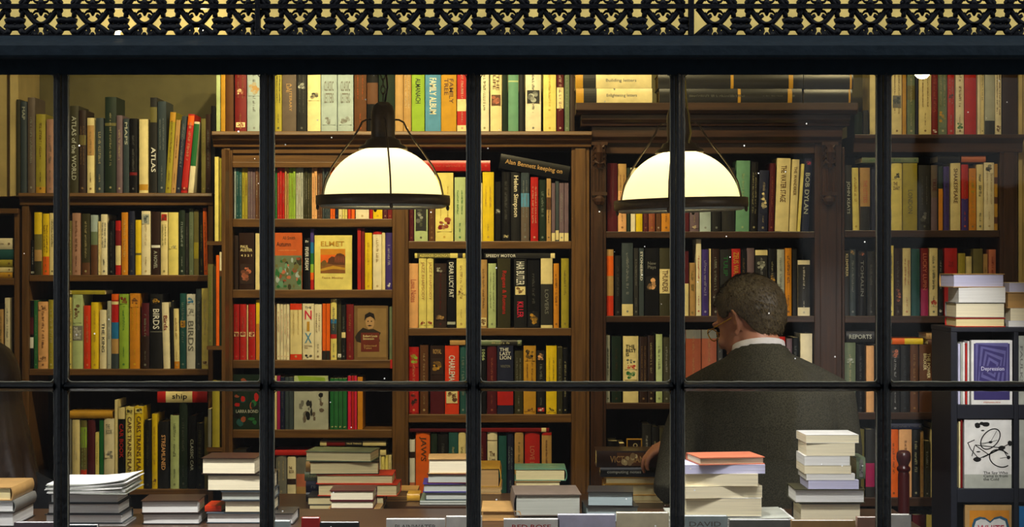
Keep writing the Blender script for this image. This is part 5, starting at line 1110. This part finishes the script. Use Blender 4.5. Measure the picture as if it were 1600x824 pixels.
el=Vector((px(1047,1.0),1.0,pz(768,1.0))); shl=Vector((px(1092),YM+.02,pz(612))); shr=Vector((px(1304),YM+.02,pz(616)))
elr=Vector((px(1320),YM+.03,pz(790))); hr=Vector((px(1250),YM+.28,pz(770)))
b.tube([shl+Vector((.02,0,-.02)),el],[.036,.032],12); b.tube([el,el*.3+hw_*.7,hw_],[.036,.028,.024],12); b.tube([shr+Vector((-.02,0,-.02)),elr],[.036,.032],12); b.tube([elr,elr*.3+hr*.7,hr],[.036,.028,.024],12)
ring_loft(b,[(mx,YM+.02,.1,.05,.05),(mx,YM+.02,.9,.15,.09),(mx,YM+.02,1.2,.16,.09),(mx,YM+.01,1.28,.13,.07),(mx-.005,YM,1.36,.06,.05)][1:])
for s in (-1,1): b.tube([(mx+s*.09,YM+.02,.95),(mx+s*.1,YM+.03,.5),(mx+s*.1,YM+.01,.08)],[.09,.055,.04],12)
def frame_to(p,fwd,palm):
    z=Vector(fwd).normalized(); y=-Vector(palm); y=(y-z*y.dot(z)).normalized(); x=y.cross(z)
    return Matrix.Translation(p)@Matrix((x,y,z)).transposed().to_4x4()
hand(b,frame_to(hw_,(-.72,.25,-.35),(.25,.2,-.9)),.45,-1)
hand(b,frame_to(hr,(-.5,.8,-.1),(0,0,-1)),.6,-1)
bd=remesh(b.build('body',SKIN,man),.0052,4); bd.location=off
# hair: short, greying, cut above the ear and neck
def mask(d):
    phi=math.degrees(math.atan2(abs(d.x),-d.y))
    T_=[(0,-.83),(40,-.8),(58,-.78),(70,-.56),(79,-.16),(88,.06),(96,.1),(108,-.02),(116,.1),(122,.4),(150,.56),(181,.6)]
    for (p0,z0_),(p1,z1_) in zip(T_,T_[1:]):
        if p0<=phi<=p1: return d.z>z0_+(z1_-z0_)*(phi-p0)/(p1-p0)
    return False
b=MB(); srf=hair_shell(b,MH,mask,.009,2,120,.003,.004)
ho=b.build('hair',HAIRM,man); remesh(ho,.004,5); ho.location=off
b=MB(); rd=random.Random(5)       # loose short strands over the shell
for k in range(11000):
    u,v=rd.uniform(0,120),rd.uniform(12,60); d,p=srf(u,v)
    if not mask(d): continue
    t=Vector((rd.uniform(-.5,.5),-.5,-1))+Vector((d.x*.2,0,0)); t=(t-d*t.dot(d)).normalized(); q=p+t*rd.uniform(.01,.02)+d*rd.uniform(.001,.0055); s_0=d.cross(t)*.0009
    b.add([M_ for M_ in (MH@(p+s_0-d*.003),MH@(p-s_0-d*.003),MH@q)],[(0,1,2)])
st=b.build('strand',cloth('grey_strands',(38,30,19),(104,90,62),160),ho); st['kind']='stuff'; st.name='hair_strands'
# glasses
b=MB(); 
def TG(p,r=.0016):
    t=MB().tube(p,r,6); b.add([MH@Vector(v) for v in t.v],t.f)
for s in (-1,1):
    TG([(s*.033+.021*math.cos(2*PI*k/16),.112-.004*abs(math.cos(2*PI*k/16)),.004+.017*math.sin(2*PI*k/16)) for k in range(17)])
    TG([(s*.054,.108,.01),(s*.07,.07,.012),(s*.078,.0,.012)],.0018)
TG([(-.012,.112,.006),(0,.115,.009),(.012,.112,.006)])
go=b.build('glasses',mat('gold',.25),man,smooth=True); go.location=off
# shirt collar and jacket
def collar(b,c,r0,r1,z0,z1,tilt,n=32,th=.003):
    vs=[];fs=[]
    for k in range(n):
        a=2*PI*k/n
        for r,z in ((r0,z0),(r1,z1),(r1-th,z1),(r0-th,z0)):
            vs.append(Vector((c[0]+r*math.cos(a),c[1]+r*.92*math.sin(a),c[2]+z-tilt[1]*math.sin(a)*r-tilt[0]*math.cos(a)*r)))
    for k in range(n):
        for j in range(4):
            m_=(k+1)%n; fs.append((k*4+j,m_*4+j,m_*4+(j+1)%4,k*4+(j+1)%4))
    b.add(vs,fs)
cc=(px(1186),YM+.012,pz(545))
b=MB(); collar(b,cc,.079,.074,-.02,.0115,(-.05,.3))
so_=b.build('shirt_collar',mat((205,200,196),.8,'cloth'),man,smooth=True); so_.location=off
b=MB()
ring_loft(b,[(mx,YM+.02,.83,.2,.135),(mx,YM+.02,.95,.2,.135),(mx,YM+.02,1.08,.198,.13),(mx,YM+.015,1.2,.212,.135),(mx,YM+.01,1.28,.2,.125),(mx-.004,YM+.005,1.335,.155,.105),(mx-.01,YM,1.375,.098,.085)],32,2.4)
for s,sh in ((-1,shl),(1,shr)):
    nk=Vector((px(1192)+s*.06,YM+.005,pz(566))); m1=nk*.5+sh*.5+Vector((0,0,.010))
    b.tube([nk+Vector((-s*.03,0,-.02)),nk+Vector((0,0,-.018)),m1+Vector((0,0,-.028)),sh+Vector((0,0,-.004)),sh+Vector((s*.01,0,-.06))],[.045,.048,.06,.058,.055],14)
b.tube([shl+Vector((.005,0,0)),shl*.5+el*.5+Vector((-.012,0,.0)),el,el+Vector((0,.012,-.006))],[.064,.056,.05,.04],14)
b.tube([el,el*.55+hw_*.45,el*.1+hw_*.9],[.05,.045,.037],14)
b.tube([shr,shr*.5+elr*.5+Vector((.012,0,0)),elr,elr+Vector((0,.012,-.006))],[.064,.058,.05,.04],14)
b.tube([elr,elr*.55+hr*.45,elr*.1+hr*.9],[.05,.044,.036],14)
collar(b,cc,.1,.083,-.05,-.0035,(-.05,.3),32,.014)
jo=remesh(b.build('jacket',WOOL,man),.0075,7); jo.location=off
b=MB()
for s in (-1,1): b.tube([(mx+s*.09,YM+.02,.92),(mx+s*.1,YM+.03,.5),(mx+s*.1,YM+.01,.07)],[.105,.075,.065],16)
ring_loft(b,[(mx,YM+.02,.82,.18,.12),(mx,YM+.02,.98,.175,.115)])
to=remesh(b.build('trousers',TROU,man),.012,4); to.location=off
for s in (-1,1):
    o=remesh(MB().ball((mx+s*.1,YM+.06,.04),(.05,.14,.04),16).ball((mx+s*.1,YM-.02,.05),(.045,.07,.05),16).build('shoe',mat('black',.3),man),.008,3); o.location=off
# ---------------------------------------------------------------- the woman at the left edge
YW=.95; wxp=wx(-28,YW)
wo=tag(empty('person',(wxp,YW,0)),'woman with long brown hair in a black coat at the left edge','person')
off=(-wxp,-YW,0); hc2=Vector((wx(-26,YW),YW+.02,wz(600,YW)))
MW=Matrix.Translation(hc2)@Matrix.Rotation(math.radians(20),4,'Z')@Matrix.Rotation(math.radians(-10),4,'X')
b=MB(); head_shapes(b,MW); b.tube([hc2+Vector((0,0,-.22)),hc2+Vector((0,-.005,-.05))],[.052,.05],14)
zs=hc2.z-.26; ring_loft(b,[(wxp,YW+.02,.8,.14,.1),(wxp,YW+.02,zs-.05,.15,.09),(wxp,YW,zs+.02,.06,.055)])
for s in (-1,1):
    b.tube([(wxp+s*.09,YW+.02,.85),(wxp+s*.09,YW+.03,.45),(wxp+s*.09,YW+.01,.08)],[.08,.05,.035],12)
    b.tube([(wxp+s*.16,YW+.02,zs-.05),(wxp+s*.2,YW+.03,zs-.3),(wxp+s*.14,YW+.2,zs-.33)],[.04,.032,.024],12)
    hand(b,frame_to(Vector((wxp+s*.14,YW+.2,zs-.33)),(-s*.2,1,-.1),(0,0,-1)),.5,-s)
o=remesh(b.build('body',SKIN,wo),.006,4); o.location=off
HB=wood_mat('brown_hair',(22,13,8),(46,28,15),.45,(60,60,3))
b=MB(); hair_shell(b,MW,lambda d: not (d.y>.45 and d.z<.5),.016,7,48,.004)
for k in range(26):      # long locks down the back and shoulders
    a=math.radians(150+k*(290/26)) ; R0=.088; x0=hc2.x+R0*math.cos(a)*.95; y0=hc2.y-.01+R0*1.08*math.sin(a)
    sp=1.35+.5*rr.random(); 
    b.tube([(x0*.98+hc2.x*.02,y0,hc2.z+.03),(x0,y0,hc2.z-.05),(hc2.x+(x0-hc2.x)*1.3,hc2.y+(y0-hc2.y)*1.25-.02,hc2.z-.15),(hc2.x+(x0-hc2.x)*sp,hc2.y+(y0-hc2.y)*1.35-.03,hc2.z-.27),(hc2.x+(x0-hc2.x)*sp*1.05,hc2.y+(y0-hc2.y)*1.35-.03,hc2.z-.36)],[.016,.02,.024,.02,.004],8)
o=remesh(b.build('hair',HB,wo),.0065,3); o.location=off
b=MB(); ring_loft(b,[(wxp,YW+.02,.45,.2,.15),(wxp,YW+.02,.8,.18,.13),(wxp,YW+.02,zs-.2,.175,.125),(wxp,YW+.015,zs-.04,.19,.115),(wxp,YW,zs+.03,.1,.085),(wxp,YW,zs+.07,.066,.066)])
for s in (-1,1):
    b.tube([(wxp+s*.08,YW,zs+.0),(wxp+s*.165,YW+.01,zs-.05),(wxp+s*.205,YW+.02,zs-.2),(wxp+s*.21,YW+.03,zs-.31)],[.05,.058,.052,.05],14)
    b.tube([(wxp+s*.21,YW+.03,zs-.31),(wxp+s*.17,YW+.13,zs-.33),(wxp+s*.145,YW+.185,zs-.33)],[.05,.044,.04],14)
o=remesh(b.build('coat',BLACKC,wo),.009,5); o.location=off
for s in (-1,1):
    o=remesh(MB().ball((wxp+s*.09,YW+.06,.045),(.045,.13,.045),16).tube([(wxp+s*.09,YW+.01,.05),(wxp+s*.09,YW+.02,.3)],[.05,.06],12).build('boot',mat('black',.3),wo),.008,3); o.location=off

# ================================================================ past 300 books: keep the largest seen as objects
from mathutils.bvhtree import BVHTree
co_=Vector((0,-CD,CZ)); bpy.context.view_layer.update()
TV=[];TF=[];TO=[]
for ob in bpy.data.objects:
    if ob.type!='MESH' or ob.name.startswith(('glass_pane','title','spine_','strand','hair_strand')): continue
    rt_=ob
    while rt_.parent: rt_=rt_.parent
    o0=len(TV); mw=ob.matrix_world; TV+=[mw@v.co for v in ob.data.vertices]
    for p in ob.data.polygons: TF.append([i+o0 for i in p.vertices]); TO.append(rt_.name)
bvh=BVHTree.FromPolygons(TV,TF); hits={}
for py in range(118,824,3):
    if 596<=py<=612: continue
    for pxx in range(1,1600,3):
        if any(abs(pxx-m)<11.5 for m in MUL): continue
        d=Vector(((pxx-800)/F,1,-(py-412)/F))
        idx=bvh.ray_cast(co_+d*(CD+.03),d.normalized())[2]
        if idx is not None: hits[TO[idx]]=hits.get(TO[idx],0)+1
books=[o for o in bpy.data.objects if o.parent is None and o.get('category')=='book']
books.sort(key=lambda o:-hits.get(o.name,0))
KEEP=298
print('BOOKS',len(books),'unseen',sum(1 for b_ in books if not hits.get(b_.name)),'smallest kept',hits.get(books[KEEP-1].name,0)*9)
rest=books[KEEP:]
V=[];Fc=[];MI=[];mats=[];SM=[]
for r in rest:
    for ch in list(r.children):
        me=ch.data; mp=[]
        for m in me.materials:
            if m not in mats: mats.append(m)
            mp.append(mats.index(m))
        o0=len(V); mw=ch.matrix_world; V+=[tuple(mw@v.co) for v in me.vertices]
        for p in me.polygons:
            Fc.append([i+o0 for i in p.vertices]); MI.append(mp[p.material_index] if mp else 0); SM.append(p.use_smooth and len(me.polygons)>20 and ch.name.startswith('cover'))
        bpy.data.objects.remove(ch); bpy.data.meshes.remove(me)
    bpy.data.objects.remove(r)
me=bpy.data.meshes.new('books'); me.from_pydata(V,[],Fc)
for m in mats: me.materials.append(m)
me.polygons.foreach_set('material_index',MI); me.polygons.foreach_set('use_smooth',SM); me.update()
try: me.set_sharp_from_angle(angle=.6)
except Exception: pass
ob=bpy.data.objects.new('books',me); C.objects.link(ob)
tag(ob,'slim and half-hidden books filling the gaps between the larger ones on every shelf','books',None,'stuff')

# ================================================================ world, camera, colour
w=bpy.data.worlds.new('dusk_sky'); bpy.context.scene.world=w; w.use_nodes=True
bg=w.node_tree.nodes['Background']; bg.inputs[0].default_value=(.9,.96,1,1); bg.inputs[1].default_value=2.6
cam=bpy.data.cameras.new('camera'); cam.sensor_width=36; cam.lens=F/1600*36; cam.sensor_fit='HORIZONTAL'
co=bpy.data.objects.new('camera',cam); C.objects.link(co); co.location=(0,-CD,CZ); co.rotation_euler=(PI/2,0,0)
cam.clip_start=.05
sc=bpy.context.scene; sc.camera=co
sc.view_settings.view_transform='Standard'; sc.view_settings.look='None'; sc.view_settings.gamma=1; sc.view_settings.exposure=0
sc.view_settings.use_curve_mapping=False
